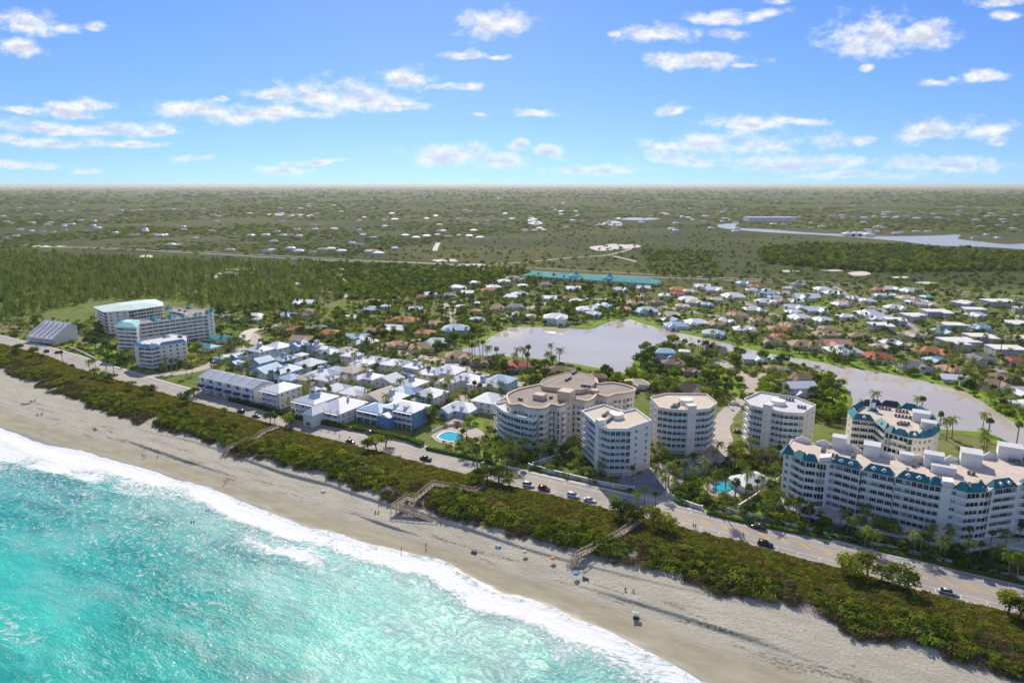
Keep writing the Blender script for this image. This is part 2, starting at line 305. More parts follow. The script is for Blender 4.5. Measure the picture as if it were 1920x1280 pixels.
def zg(u, v):
    """height of the ground: road level, planted dune, beach face, sea floor"""
    u = np.asarray(u, float); v = np.asarray(v, float)
    vr, vv, vw = at(L_ROAD, u)-.6, at(L_VEG, u), at(L_WAT, u)
    t = np.clip((v-vv)/np.maximum(vr-vv, 1), 0, 1); dune = -.3*(1-t)+1.7*np.sin(np.pi*np.clip(t, 0, 1))**.8*(1-.45*t)
    b = np.clip((vv-v)/np.maximum(vv-vw, 1), 0, 1.0)
    sig = lambda x: 1/(1+np.exp(np.clip(-x, -40, 40)))
    w1 = .9*np.clip(1.4-np.abs((u+165)/110.), 0, 1); w2 = .75*np.clip(np.maximum(1.5-np.abs((u+262)/26.), np.maximum(1.5-np.abs((u+38)/26.), 1.3-np.abs((u+143)/14.))), 0, 1)
    scarp = w1*sig((b-.13-.03*np.sin(u/17.))*150)+w2*sig((b-.50-.05*np.sin(u/23.))*170)
    beach = -.3-scarp-(3.2-w1-w2)*b
    off = np.maximum(vw-v, 0)
    z = np.where(v >= vr, 0, np.where(v >= vv, dune, beach))-off*.09
    n = fbm(u, v, 5, 3, 3)-.5
    return z+np.where(v < vr, np.where(v >= vv, n*.8, n*.22), 0)
# ------------------------------------------------------------------ node shorthand for the large surfaces
class NT:
    def __init__(s, name):
        s.m = bpy.data.materials.new(name); s.m.use_nodes = True; s.t = s.m.node_tree; s.N = s.t.nodes; s.K = s.t.links.new; s.b = s.N['Principled BSDF']
    def put(s, n, i, v):
        if v is None: return
        if hasattr(v, 'links') or hasattr(v, 'is_output'): s.K(v, n.inputs[i])
        else: n.inputs[i].default_value = (*v, 1) if isinstance(v, tuple) and len(v) == 3 and n.inputs[i].type == 'RGBA' else v
    def math(s, op, a, b=None, c=None, clamp=False):
        n = s.N.new('ShaderNodeMath'); n.operation = op; n.use_clamp = clamp
        for i, v in enumerate((a, b, c)): s.put(n, i, v)
        return n.outputs[0]
    def vec(s, op, a, b=None):
        n = s.N.new('ShaderNodeVectorMath'); n.operation = op; s.put(n, 0, a); s.put(n, 1, b); return n.outputs[0]
    def noise(s, v, sc, det=4, rough=.6, dist=0):
        n = s.N.new('ShaderNodeTexNoise'); s.K(v, n.inputs['Vector']); n.inputs['Scale'].default_value = sc; n.inputs['Detail'].default_value = det
        n.inputs['Roughness'].default_value = rough; n.inputs['Distortion'].default_value = dist; return n.outputs['Fac']
    def voro(s, v, sc, feat='F1'):
        n = s.N.new('ShaderNodeTexVoronoi'); n.feature = feat; s.K(v, n.inputs['Vector']); n.inputs['Scale'].default_value = sc; return n.outputs['Distance']
    def ramp(s, f, a, b, lo=0., hi=1., smooth=True):
        n = s.N.new('ShaderNodeMapRange'); n.interpolation_type = 'SMOOTHSTEP' if smooth else 'LINEAR'; s.put(n, 0, f)
        for i, v in enumerate((a, b, lo, hi)): s.put(n, i+1, v)
        return n.outputs[0]
    def mix(s, f, a, b):
        n = s.N.new('ShaderNodeMix'); n.data_type = 'RGBA'; s.put(n, 0, f); s.put(n, 6, a); s.put(n, 7, b); return n.outputs[2]
    def attr(s, name):
        n = s.N.new('ShaderNodeAttribute'); n.attribute_name = name; return n.outputs['Fac']
    def avec(s, name):
        n = s.N.new('ShaderNodeAttribute'); n.attribute_name = name; return n.outputs['Vector']
    def pos(s): return s.N.new('ShaderNodeNewGeometry').outputs['Position']
    def bump(s, h, dist, strength=1.):
        n = s.N.new('ShaderNodeBump'); n.inputs['Distance'].default_value = dist; n.inputs['Strength'].default_value = strength; s.K(h, n.inputs['Height'])
        s.K(n.outputs[0], s.b.inputs['Normal'])
def setattrs(me, **k):
    for n, a in k.items():
        a = np.asarray(a, np.float32)
        if a.ndim == 2: me.attributes.new(n, 'FLOAT_VECTOR', 'POINT').data.foreach_set('vector', a.ravel())
        else: me.attributes.new(n, 'FLOAT', 'POINT').data.foreach_set('value', a)
def grid(name, U, Vv, Z, mat):
    """U, Vv, Z: 2-D arrays in the coast frame"""
    r, c = U.shape; X = U*EU.x+Vv*EV.x; Y = U*EU.y+Vv*EV.y; co = np.stack([X, Y, Z], -1).reshape(-1, 3)
    i = np.arange(r*c).reshape(r, c); f = np.stack([i[:-1,:-1], i[:-1,1:], i[1:,1:], i[1:,:-1]], -1).reshape(-1, 4)
    me = bpy.data.meshes.new(name); me.vertices.add(len(co)); me.vertices.foreach_set('co', co.ravel().astype(np.float32))
    me.loops.add(f.size); me.loops.foreach_set('vertex_index', f.ravel().astype(np.int32)); me.polygons.add(len(f))
    me.polygons.foreach_set('loop_start', np.arange(0, f.size, 4, dtype=np.int32)); me.polygons.foreach_set('use_smooth', np.ones(len(f), bool))
    me.update(calc_edges=True); me.materials.append(mat); return me

OCC = []          # occupied discs x, y, r
# ------------------------------------------------------------------ land
def land_material():
    t = NT('inland_ground'); p = t.pos()
    big = t.noise(p, .0016, 4); mid = t.noise(p, .02, 5, .65); fine = t.noise(p, .12, 4, .7)
    c = t.mix(t.ramp(big, .40, .60), (.060, .080, .030), (.115, .122, .045))
    c = t.mix(t.ramp(mid, .45, .72), c, (.048, .064, .024))
    c = t.mix(t.math('MULTIPLY', t.ramp(fine, .54, .70), .5), c, (.22, .19, .085))
    d = t.N.new('ShaderNodeSeparateXYZ'); t.K(p, d.inputs[0])
    near = t.ramp(d.outputs[1], 640, 820)
    cn = t.mix(t.ramp(mid, .35, .65), (.13, .19, .035), (.22, .22, .085)); cn = t.mix(t.ramp(fine, .5, .7), cn, (.07, .09, .028))
    c = t.mix(near, cn, c)
    t.K(c, t.b.inputs['Base Color']); t.b.inputs['Roughness'].default_value = 1; t.b.inputs['Specular IOR Level'].default_value = .05
    t.bump(t.math('ADD', fine, mid), 1.2, .8); return t.m
us = np.concatenate([[-70000, -30000, -12000, -5000, -2500], np.arange(-1200, 401, 5), [800, 2500, 6000, 12000, 30000, 70000]])
vs = np.array([0, .12, .3, .6, 1, 2, 4, 8, 15, 30, 62.])*1000
U, _ = np.meshgrid(us, vs); VR = at(L_ROAD, us)-.6; V = VR[None, :]+vs[:, None]
OB('ground', grid('ground', U, V, np.zeros_like(U), land_material()), kind='structure')

# ------------------------------------------------------------------ beach and dune face
def sand_material():
    t = NT('beach_sand'); p = t.avec('cf'); s = t.attr('bw'); dn = t.attr('dn')
    st = t.vec('MULTIPLY', p, (.35, 1., 1.))
    mot = t.noise(st, .22, 5, .65); fin = t.noise(p, 1.1, 5, .75); foot = t.noise(p, .9, 3, .7); wr = t.noise(t.vec('MULTIPLY', p, (.12, 1, 1)), .35, 5, .7, .6)
    dry = t.mix(t.ramp(mot, .3, .7), (.39, .37, .295), (.51, .475, .375))
    dry = t.mix(t.math('MULTIPLY', t.ramp(fin, .50, .64), t.ramp(mot, .35, .62, .12, .75)), dry, (.26, .235, .19))
    wrack = t.math('MULTIPLY', t.ramp(wr, .53, .62), t.math('MULTIPLY', t.ramp(s, .22, .36), t.ramp(s, .80, .62)))
    dry = t.mix(t.math('MULTIPLY', wrack, t.ramp(fin, .40, .56, .1, .9)), dry, (.13, .11, .08))
    damp = t.mix(t.ramp(mot, .35, .65), (.34, .305, .205), (.41, .37, .26))
    wet = (.30, .285, .235)
    wob = t.math('MULTIPLY_ADD', mot, .22, t.math('SUBTRACT', s, .11))
    c = t.mix(t.ramp(wob, .55, .70), dry, damp); c = t.mix(t.ramp(wob, .86, .95), c, wet)
    c = t.mix(t.ramp(dn, .05, .3), c, t.mix(t.ramp(fin, .4, .6), (.05, .055, .022), (.14, .12, .055)))
    t.K(c, t.b.inputs['Base Color']); t.K(t.ramp(wob, .84, .96, .95, .35), t.b.inputs['Roughness']); t.b.inputs['Specular IOR Level'].default_value = .3
    h = t.math('MULTIPLY', t.math('MULTIPLY_ADD', foot, .6, t.math('MULTIPLY', fin, .5)), t.ramp(wob, .75, .5))
    t.bump(h, .45, 1); return t.m
ub = np.concatenate([np.arange(-1200, -420, 10), np.arange(-420, 80, .8), np.arange(80, 400, 8)])
k = np.concatenate([np.linspace(-1, 0, 14)[:-1], np.linspace(0, 1, 120)[:-1], np.linspace(1, 2, 46)])
U, Kk = np.meshgrid(ub, k); vr, vv, vw = at(L_ROAD, U)-.6, at(L_VEG, U), at(L_WAT, U)
V = np.where(Kk < 0, vw+Kk*90, np.where(Kk < 1, vw+(vv-vw)*Kk, vv+(vr-vv)*(Kk-1)))
me = grid('beach', U, V, zg(U, V), sand_material())
setattrs(me, bw=np.clip((vv-V)/(vv-vw), -1, 3).ravel(), dn=np.clip((V-vv)/(vr-vv), -1, 1).ravel(), cf=np.stack([U, V, U*0], -1).reshape(-1, 3))
OB('beach', me, kind='structure')

# ------------------------------------------------------------------ sea
def sea_material():
    t = NT('turquoise_surf'); p = t.avec('cf'); s = t.attr('sd'); hgt = t.attr('wh')
    warp = t.N.new('ShaderNodeTexNoise'); t.K(p, warp.inputs['Vector']); warp.inputs['Scale'].default_value = .05; warp.inputs['Detail'].default_value = 3
    pw = t.vec('ADD', p, t.vec('MULTIPLY', t.vec('SUBTRACT', warp.outputs['Color'], (.5, .5, .5)), (22., 14., 0.)))
    st = t.vec('MULTIPLY', pw, (.30, 1., 1.)); bign = t.noise(t.vec('MULTIPLY', p, (.5, 1, 1)), .022, 3)
    mid = t.noise(st, .16, 5, .65); lace = t.noise(pw, .75, 6, .72, .5); fine = t.noise(pw, 2.4, 4, .7)
    cell = t.voro(pw, .30, 'DISTANCE_TO_EDGE'); cell2 = t.voro(pw, .11, 'DISTANCE_TO_EDGE')
    c = t.mix(t.ramp(s, 4, 46), (.20, .50, .41), (.008, .36, .31)); c = t.mix(t.ramp(s, 40, 120), c, (.02, .52, .40))
    c = t.mix(t.math('MULTIPLY', t.ramp(t.math('ADD', mid, t.math('MULTIPLY', bign, .5)), .66, .95), .85), c, (.002, .19, .185))
    c = t.mix(t.math('MULTIPLY', t.ramp(bign, .46, .66), .6), c, (.07, .66, .52))
    c = t.mix(t.ramp(hgt, .12, .55, 0, .75), c, (.008, .24, .235))
    milk = t.math('MULTIPLY', t.ramp(t.noise(t.vec('MULTIPLY', pw, (.4, 1, 1)), .07, 4, .6), .46, .70), t.ramp(s, 110, 12, .10, .38))
    c = t.mix(milk, c, (.42, .64, .58))
    # foam: swash sheet at the edge, then lacework thinning out to sea
    brk = t.attr('fm'); edge = t.ramp(s, 19, 1)
    den = t.math('MAXIMUM', t.math('MULTIPLY_ADD', edge, .54, t.math('MULTIPLY', brk, .72)), t.ramp(s, 110, 14, -.05, .22))
    net = t.math('MAXIMUM', t.ramp(cell, .20, .02), t.math('MULTIPLY', t.ramp(cell2, .13, .015), .9)); tex = t.math('MULTIPLY_ADD', lace, 1.45, t.math('MULTIPLY', net, .16)); tex = t.math('MULTIPLY_ADD', fine, .25, tex)
    f = t.ramp(t.math('ADD', t.math('SUBTRACT', tex, 1.05), den), .10, .46)
    streak = t.math('MULTIPLY', t.ramp(t.noise(t.vec('MULTIPLY', pw, (1., .22, 1.)), .14, 5, .7), .62, .72), t.math('MULTIPLY', t.ramp(lace, .45, .62), t.ramp(s, 15, 50, .0, .28)))
    f = t.math('MAXIMUM', f, streak, clamp=True)
    c = t.mix(f, c, (.80, .82, .81))
    t.K(c, t.b.inputs['Base Color']); t.K(t.ramp(f, 0, .6, .13, .75), t.b.inputs['Roughness']); t.b.inputs['Specular IOR Level'].default_value = .25
    chop = t.math('ADD', t.math('MULTIPLY', t.noise(t.vec('MULTIPLY', p, (.4, 1, 1)), .55, 4, .6), .8), t.math('MULTIPLY', t.noise(t.vec('MULTIPLY', p, (.6, 1, 1)), 1.7, 4, .65), .4))
    t.bump(t.math('MULTIPLY_ADD', f, .25, chop), .45, 1.); return t.m
us = np.concatenate([[-6000, -3000, -1500, -1000, -700], np.arange(-500, 40, .9), np.arange(41, 120, 5), [160, 250, 500, 1200, 3000]])
ss = np.concatenate([np.arange(-1.6, 6, .5), np.arange(6, 110, .85), np.arange(111, 200, 4), [220, 260, 340, 500, 900, 2000, 5000]])
U, S = np.meshgrid(us, ss)
vw = at(L_WAT, U)+1.6*(fbm(U, U*0, 14, 3, 5)-.5)*2
V = vw-S
wob = 9*(fbm(U, S*0+3, 60, 3, 11)-.5)+3*(fbm(U, S, 18, 3, 12)-.5)
H = np.zeros_like(U); FO = np.zeros_like(U)
for s0, amp, wd, seed in ((7, .35, 2.5, 1), (19, .75, 3.2, 2), (36, .7, 4.0, 3), (58, .55, 5, 4), (84, .45, 6, 5)):
    x = S-s0-wob*(1+.01*s0); m = np.clip((fbm(U, S*0+s0, 38, 3, 20+seed)-(.33 if s0 < 25 else .46))*4, 0, 1)
    H += amp*m*np.exp(-np.where(x < 0, (x/(wd*.55))**2, (x/(wd*1.6))**2))
    FO = np.maximum(FO, m*np.where(s0 < 30, 1, .35)*np.clip(1-np.abs(x+wd*1.1)/(wd*1.9), 0, 1))
FO = np.maximum(FO, .9*np.clip((-U-235)/60, 0, 1)*np.clip(1.3-S/34, 0, 1)*np.clip((fbm(U, S, 26, 3, 45)-.30)*4, 0, 1))
FO *= np.clip(.3+fbm(U, S, 9, 4, 40)*1.2, 0, 1)
tap = np.clip(S/10, 0, 1)
Hc = H*np.clip(S/5, .0, 1)+.55*tap*(fbm(U*.5, S, 4.5, 4, 31)-.5)+.5*tap*(fbm(U*.35, S, 13, 3, 33)-.5)
Z = np.maximum(SEA_Z+Hc, zg(U, V)+.05)
me = grid('sea', U[::-1], V[::-1], Z[::-1], sea_material())
r = lambda a: a[::-1].ravel()
setattrs(me, sd=r(S), wh=r(Hc), fm=r(FO), cf=np.stack([r(U), r(V), r(U*0)], -1)); OB('sea', me, kind='structure')

# ------------------------------------------------------------------ ocean road, kerb, markings
def strip(name, mats, u0, u1, fa, fb, z0, z1, parent=None, du=6, kind=None, **kw):
    uu = np.arange(u0, u1+.01, du); mb = MB(); n = len(uu)
    A = [XY(u, fa(u)) for u in uu]; B = [XY(u, fb(u)) for u in uu]
    Vv = [(*a, z1) for a in A]+[(*b, z1) for b in B]+[(*a, z0) for a in A]+[(*b, z0) for b in B]
    F = []
    for i in range(n-1): F += [(i, i+1, n+i+1, n+i), (2*n+i, 2*n+i+1, i+1, i), (n+i, n+i+1, 3*n+i+1, 3*n+i)]
    mb.add(Vv, F); return PART(mb, name, mats, parent, kind=kind, **kw)
rs = lambda u: float(at(L_ROAD, u)); rk = lambda u: float(at(L_KERB, u))
mid = lambda u: (rs(u)+rk(u))/2
def road_material():
    t = NT('sun_bleached_asphalt'); p = t.pos()
    a = t.noise(p, .06, 5, .6); b = t.noise(t.vec('MULTIPLY', p, (1, 1, 1)), 1.2, 4, .7)
    c = t.mix(t.ramp(a, .35, .65), (.27, .245, .22), (.36, .32, .285)); c = t.mix(t.ramp(b, .55, .75, 0, .4), c, (.20, .185, .17))
    t.K(c, t.b.inputs['Base Color']); t.b.inputs['Roughness'].default_value = .8; t.bump(b, .01); return t.m
ROADM = road_material()
road = strip('road', [ROADM], -1200, 300, lambda u: rs(u)-.2, rk, -.05, .03, kind='structure')
strip('shoulder', ['pave'], -1200, 300, lambda u: rs(u)-1.5, lambda u: rs(u)-.2, -.05, .05, kind='structure')
strip('pavement', ['kerb'], -1200, 300, lambda u: rk(u)+.002, lambda u: rk(u)+1.9, -.05, .16, kind='structure')
strip('lane_line', ['wpt'], -560, 60, lambda u: rs(u)+2.2, lambda u: rs(u)+2.34, .02, .038, road)
strip('lane_line', ['wpt'], -560, 60, lambda u: rk(u)-2.34, lambda u: rk(u)-2.2, .02, .038, road)
strip('centre_line', ['ylw'], -560, -70, lambda u: mid(u)-.1, lambda u: mid(u)+.1, .02, .038, road)
for off in (-1.5, 1.5): strip('centre_line', ['ylw'], -62, 60, lambda u: mid(u)+off-.06, lambda u: mid(u)+off+.06, .02, .038, road)
mk = MB().box(-.08, -.9, 0, .08, .9, .006).mesh('parking_tick', 'wpt'); hm = MB().box(-2.2, -.22, 0, 2.2, .22, .006).mesh('hatch_mark', 'ylw')
for i in range(36):
    u = -150+i*6
    if u < 45:
        OB('parking_tick', mk, road, (*XY(u, rs(u)+1.2), .034), ARO); OB('parking_tick', mk, road, (*XY(u, rk(u)-1.2), .034), ARO)
for i in range(17):
    u = -60+i*6.2; OB('hatch_mark', hm, road, (*XY(u, mid(u)), .034), ARO-R(38))

# ------------------------------------------------------------------ lake, river, far ponds
def water_material(name, c, rough, bd=.02):
    t = NT(name); p = t.pos(); n = t.noise(p, .5, 3); a = t.noise(p, .012, 3)
    t.K(t.mix(t.ramp(a, .35, .65), tuple(x*.85 for x in c), c), t.b.inputs['Base Color']); t.b.inputs['Roughness'].default_value = rough; t.b.inputs['IOR'].default_value = 1.45; t.b.inputs['Specular IOR Level'].default_value = .5
    t.bump(n, bd, .5); return t.m
LAKEM = water_material('silty_sky_pale_lake_water', (.58, .51, .40), .04)  # base lightened beyond silt: bright sky reflection put into the colour
RIVM = water_material('pale_river_water', (.42, .41, .38), .3)
NB = [(868,652),(905,640),(925,628),(945,618),(975,612),(1040,614),(1105,617),(1125,610),(1140,604),(1165,598),(1185,599),(1200,605),(1245,616),(1290,627),(1330,636),(1380,648),(1440,662),(1500,672),(1550,681),(1600,690),(1640,696),(1700,707),(1750,718),(1800,731),(1830,745),(1860,765),(1890,783),(1920,802),(1990,830)]
SB = [(1900,835),(1850,812),(1780,806),(1700,800),(1600,775),(1598,748),(1580,722),(1548,703),(1525,692),(1490,680),(1450,671),(1400,664),(1350,655),(1310,648),(1270,645),(1225,648),(1205,660),(1192,672),(1190,690),(1188,702),(1150,696),(1100,686),(1040,677),(980,670),(930,668),(880,664)]
LAKE = crom([G(*p)[:2] for p in NB+SB], 4)
def sheet(name, P, z, mat, **kw):
    P = ccw(P); return PART(MB().add([(p[0], p[1], z) for p in P], [tuple(range(len(P)))]), name, [mat], **kw)
sheet('lake', LAKE, .08, LAKEM, kind='structure')
RIV = [(1343,422),(1387,418),(1380,427),(1440,430),(1513,436),(1580,439),(1653,443),(1747,442),(1800,440),(1797,448),(1847,454),(1893,458),(1990,455),(1990,474),(1920,468),(1847,463),(1747,460),(1697,453),(1613,446),(1547,441),(1447,436),(1363,429)]
sheet('river', crom([G(*p)[:2] for p in RIV], 3), .15, RIVM, kind='structure')
for P in ([(993,405),(1002,408),(1017,418),(1008,421),(990,418)], [(1110,420),(1130,417),(1150,414),(1163,416),(1165,423),(1130,423)], [(500,400),(540,401),(583,402),(583,406),(545,405),(500,403)], [(1150,410),(1200,408),(1240,410),(1200,413)]):
    sheet('pond', crom([G(*p)[:2] for p in P], 3), .15, RIVM, kind='structure')
# low islet in the river
# ------------------------------------------------------------------ lawns and banks, streets, sand
def bank(P, w0, w1, z, name='bank', mat='lawn', rnd=.3):
    """grass strip along a shore polyline, P runs with the land on its left"""
    P = [Vector(p[:2]) for p in P]; mb = MB(); n = len(P); A = []; B = []
    for i, p in enumerate(P):
        d = (P[min(i+1, n-1)]-P[max(i-1, 0)]).normalized(); nn = Vector((-d.y, d.x)); A.append(p-nn*w0); B.append(p+nn*w1*(1+rnd*math.sin(i*1.3)))
    V = [(*a, .0) for a in A]+[(*(A[i]*.7+B[i]*.3), z) for i in range(n)]+[(*b, .02) for b in B]
    mb.add(V, [f for i in range(n-1) for f in ((i, i+1, n+i+1, n+i), (n+i, n+i+1, 2*n+i+1, 2*n+i))]); return PART(mb, name, [mat], kind='structure')
bank(crom([G(*p) for p in NB], 4, False), .6, 5, .45)
bank(crom([G(*p) for p in NB[15:]], 4, False), .2, 17, .8)
bank(crom([G(*p) for p in NB[6:15]], 4, False), .3, 11, .6)
bank(crom([G(*p) for p in SB], 4, False), .6, 5, .45)
LAWNS = [[(1475,588),(1500,568),(1545,560),(1556,572),(1500,590)], [(1335,690),(1365,688),(1392,700),(1395,722),(1375,738),(1350,722),(1335,705)], [(1390,935),(1425,912),(1470,900),(1475,945),(1455,975),(1415,962)],
 [(112,642),(150,648),(215,655),(222,672),(180,672),(140,662)], [(868,838),(905,822),(925,832),(955,845),(965,860),(920,862)], [(882,792),(903,787),(905,806),(886,810)], [(1552,742),(1594,722),(1598,770),(1560,772)],
 [(1815,730),(1850,735),(1925,765),(1925,792),(1870,762)], [(595,647),(640,636),(700,628),(705,638),(640,648),(600,654)], [(960,862),(1010,845),(1060,838),(1080,846),(1000,880)], 
 [(1330,918),(1290,905),(1305,900),(1360,912)], [(1395,725),(1430,745),(1420,765),(1380,760)], [(1245,930),(1250,925),(1325,952),(1322,958)], [(700,665),(745,668),(748,676),(705,674)], [(1120,612),(1140,600),(1166,594),(1170,588),(1130,596)], [(470,640),(490,636),(497,648),(475,650)], [(985,718),(1030,722),(1025,730),(985,726)], [(10,690),(40,690),(150,704),(130,712),(40,702)]]
for P in LAWNS: sheet('lawn', crom([G(*p)[:2] for p in P], 3), .035, 'lawn', kind='structure')
def street(px, w, z=.045, mat=None, name='street', zz=0):
    P = crom([G(*p) for p in px], 5, False); n = len(P); A = []; B = []
    for i, p in enumerate(P):
        d = (P[min(i+1, n-1)]-P[max(i-1, 0)]).normalized(); nn = Vector((-d.y, d.x))*w/2; A.append(p-nn); B.append(p+nn)
    OCC.extend([(*(P[i].lerp(P[i+1], j/m_)), w*.6) for i in range(n-1) for m_ in [max(1, int((P[i+1]-P[i]).length/w/.8))] if P[i].y < 1200 for j in range(m_)])
    mb = MB(); mb.add([(*a, z) for a in A]+[(*b, z) for b in B], [(i, i+1, n+i+1, n+i) for i in range(n-1)]); return PART(mb, name, [mat or ROADM], kind='structure')
street([(-400,452),(0,461),(200,466),(360,474),(500,482),(640,489),(760,492),(900,500),(1050,512),(1290,522),(1440,528),(1560,533),(1700,543),(1920,562),(2200,585)], 9, .05, MT['asph'], 'highway')
street([(-400,449),(0,458),(360,471),(640,486),(900,497),(1290,518),(1560,529),(1700,539),(1920,556),(2200,578)], 2.5, .045, MT['sandp'], 'verge')
street([(1245,955),(1232,935),(1225,905),(1250,880),(1330,860),(1350,830),(1345,800),(1355,785)], 11, .05, MT['pave'])
street([(1350,800),(1360,780),(1385,755),(1410,735),(1408,715),(1385,700),(1370,690),(1355,680),(1345,675)], 8, .047, MT['pave'])
street([(1410,715),(1440,700),(1480,690)], 6, .049, MT['pave'])
street([(860,580),(835,590),(835,575),(850,565),(900,560)], 7, .05); street([(835,590),(845,600),(850,605)], 6, .052)
street([(845,795),(870,770),(850,735),(800,712),(740,690),(640,668),(520,650)], 7, .05, MT['pave'])
street([(262,707),(330,700),(380,690),(430,665),(480,640),(470,625)], 8, .05, MT['pave']); street([(480,640),(600,655),(690,650),(760,662),(840,680),(900,700),(985,722)], 8, .053, MT['pave'])
street([(660,648),(760,640),(850,630)], 7, .05); street([(1230,905),(1200,905),(1160,900)], 10, .06, MT['paveg'])
street([(1380,560),(1450,590),(1540,620),(1680,640),(1760,662),(1860,690),(1960,730)], 8, .05); street([(1560,535),(1600,560),(1690,600),(1720,625)], 8, .055); street([(1690,600),(1780,585),(1900,590)], 8, .06); street([(1860,625),(1920,640),(1990,655)], 8, .05)
street([(1100,560),(1180,563),(1300,585),(1420,605),(1450,615)], 7, .05); street([(930,600),(1000,575),(1060,560),(1160,560)], 7, .052); street([(0,452),(10,455)], 5)
street([(520,612),(470,620),(455,640)], 9, .06, MT['sandp'], 'path'); street([(580,545),(640,550),(650,557)], 7, .05, MT['sandp'], 'path'); street([(925,495),(1000,490),(1080,482),(1140,478),(1190,465)], 4, .06, MT['sandp'], 'path'); street([(1150,480),(1180,487),(1195,491)], 5, .06, MT['sandp'], 'path'); street([(815,470),(818,462),(822,455)], 9, .06, MT['sandp'], 'path')
def blob(cx, cy, rx, ry, seed):
    r = random.Random(seed); return [(cx+rx*(.6+.6*r.random())*math.cos(a), cy+ry*(.6+.6*r.random())*math.sin(a)) for a in [i*2*math.pi/9 for i in range(9)]]
SAND = [(435,512,35,4),(400,518,20,3),(450,505,30,2),(555,515,15,3),(625,515,22,4),(600,527,18,3),(690,508,14,2),(720,535,20,4),(700,545,18,4),(770,522,14,2.5),(830,530,24,4),(645,525,8,2.5),(790,545,12,3),(750,540,10,2),(835,488,30,3),(880,497,26,3),(1610,513,28,4),(1560,507,22,1.5),(1690,520,20,2),(1735,530,25,2),(1480,508,18,2),(275,480,16,3),(100,484,16,1.5),(80,462,40,2),(1165,462,36,5),(1130,465,30,5),
 (815,503,12,2),(900,505,12,2),(730,520,8,2),(760,508,9,1.5),(660,540,9,2),(860,520,9,2),(870,540,10,2),(915,535,10,2),(705,525,7,3),(740,555,14,2),(560,532,9,2),(640,505,9,2)]
for i, a in enumerate(SAND): sheet('sand_patch', crom([G(*p)[:2] for p in blob(*a, i)], 3), .07+.002*i, 'sandp', kind='structure')
# ------------------------------------------------------------------ vegetation prototypes (shared meshes)
def leafquad(mb, c, n, size, rr, m=0, asp=1.):
    n = Vector(n).normalized(); a = n.orthogonal().normalized(); b = n.cross(a); t = rr.random()*6.283
    e = (a*math.cos(t)+b*math.sin(t))*size/2; f = (b*math.cos(t)-a*math.sin(t))*size/2*asp; c = Vector(c)
    mb.add([c-e, c-f*.9, c+e, c+f*.9], [(0, 1, 2, 3)], m)
def rdir(r):
    z = r.uniform(-1, 1); t = r.random()*6.283; q = math.sqrt(1-z*z); return Vector((q*math.cos(t), q*math.sin(t), z))
def palm_mesh(kind, seed):
    r = random.Random(seed); tr = MB(); H0 = 8.0; bx = r.uniform(-.9, .9); by = r.uniform(-.9, .9)
    pts = [(bx*(t**2), by*(t**2), H0*t) for t in (0, .15, .35, .6, .82, 1)]
    tr.tube(pts, [.30, .21, .18, .16, .15, .13] if kind == 'coco' else [.28, .24, .23, .22, .22, .2], 6)
    cr = MB(); top = Vector(pts[-1])
    if kind == 'coco':
        for i in range(15):
            az = i*2.399+r.uniform(-.2, .2); el = r.uniform(-.15, 1.15) if i > 2 else 1.3; L = r.uniform(3.1, 3.9); d = Vector((math.cos(az), math.sin(az), 0)); side = Vector((-d.y, d.x, 0))
            p = top.copy(); ang = el; n = 8; prev = p.copy()
            for k in range(n):
                ang -= .24+.08*r.random(); q = prev+(d*math.cos(ang)+Vector((0, 0, math.sin(ang))))*L/n; w = .62*math.sin(math.pi*(k+1.2)/(n+1.6))+.08
                up = Vector((0, 0, 1))
                for sg in (-1, 1):
                    e = side*sg*w*.75+(q-prev)*.5-up*w*(.45+.25*r.random())
                    cr.add([prev, prev+(q-prev)*.6, prev+(q-prev)*.6+e, prev+e*.92], [(0, 1, 2, 3)])
                prev = q
        for i in range(5): cr.tube([top+rdir(r)*.25-Vector((0, 0, .25)), top+rdir(r)*.3-Vector((0, 0, .45))], .13, 5)
    else:
        for i in range(34):
            d = rdir(r); d.z = d.z*.75+.15; d.normalize(); c = top+Vector((0, 0, .35))+d*r.uniform(.9, 1.25); nrm = (d+rdir(r)*.5).normalized(); a = nrm.orthogonal().normalized(); b = nrm.cross(a)
            st = r.random()*6; R_ = r.uniform(.55, .8)
            cr.tube([top, c], .025, 3)
            V = [c-d*.1]+[c+(a*math.cos(st+k*.62)+b*math.sin(st+k*.62))*R_*(1 if k % 2 else .72) for k in range(9)]
            cr.add(V, [(0, k, k+1) for k in range(1, 9)])
    return tr.mesh('trunk', 'palmbark', True), cr.mesh('crown', 'palm' if kind == 'coco' else 'palmd')
PALMS = [palm_mesh('coco', i) for i in range(4)]+[palm_mesh('fan', 10+i) for i in range(2)]
def tree_mesh(seed, mat, R_=3.2, H_=5.5, th=2.2, nq=620, ls=.62, flat=.72, clumps=13, lean=0.):
    r = random.Random(seed); tr = MB(); cr = MB(); C = []
    tr.tube([(0, 0, -.2), (.1+lean*.3, .05, th*.6), (.15+lean, .1, th*1.25)], [.30, .22, .15], 6)
    for i in range(clumps):
        d = rdir(r); d.z = abs(d.z)*1.0-.15; c = Vector((d.x*R_*.72+lean*1.4, d.y*R_*.72, th+(H_-th)*.42+d.z*(H_-th)*.55)); C.append((c, r.uniform(.55, 1.05)*R_*.48))
        if i < 6: tr.tube([(.1+lean*.6, .06, th*.9), tuple((Vector((.15+lean, .1, th*1.2))+c)/2), tuple(c)], [.13, .08, .03], 4)
    for i in range(nq):
        c, q = C[i % clumps]; d = rdir(r); p = c+Vector((d.x, d.y, d.z*flat))*q*(.55+.5*r.random()**.5); leafquad(cr, p, d+rdir(r)*.8+Vector((0, 0, .35)), ls*r.uniform(.7, 1.25), r)
    return tr.mesh('trunk', 'bark', True), cr.mesh('crown', mat)
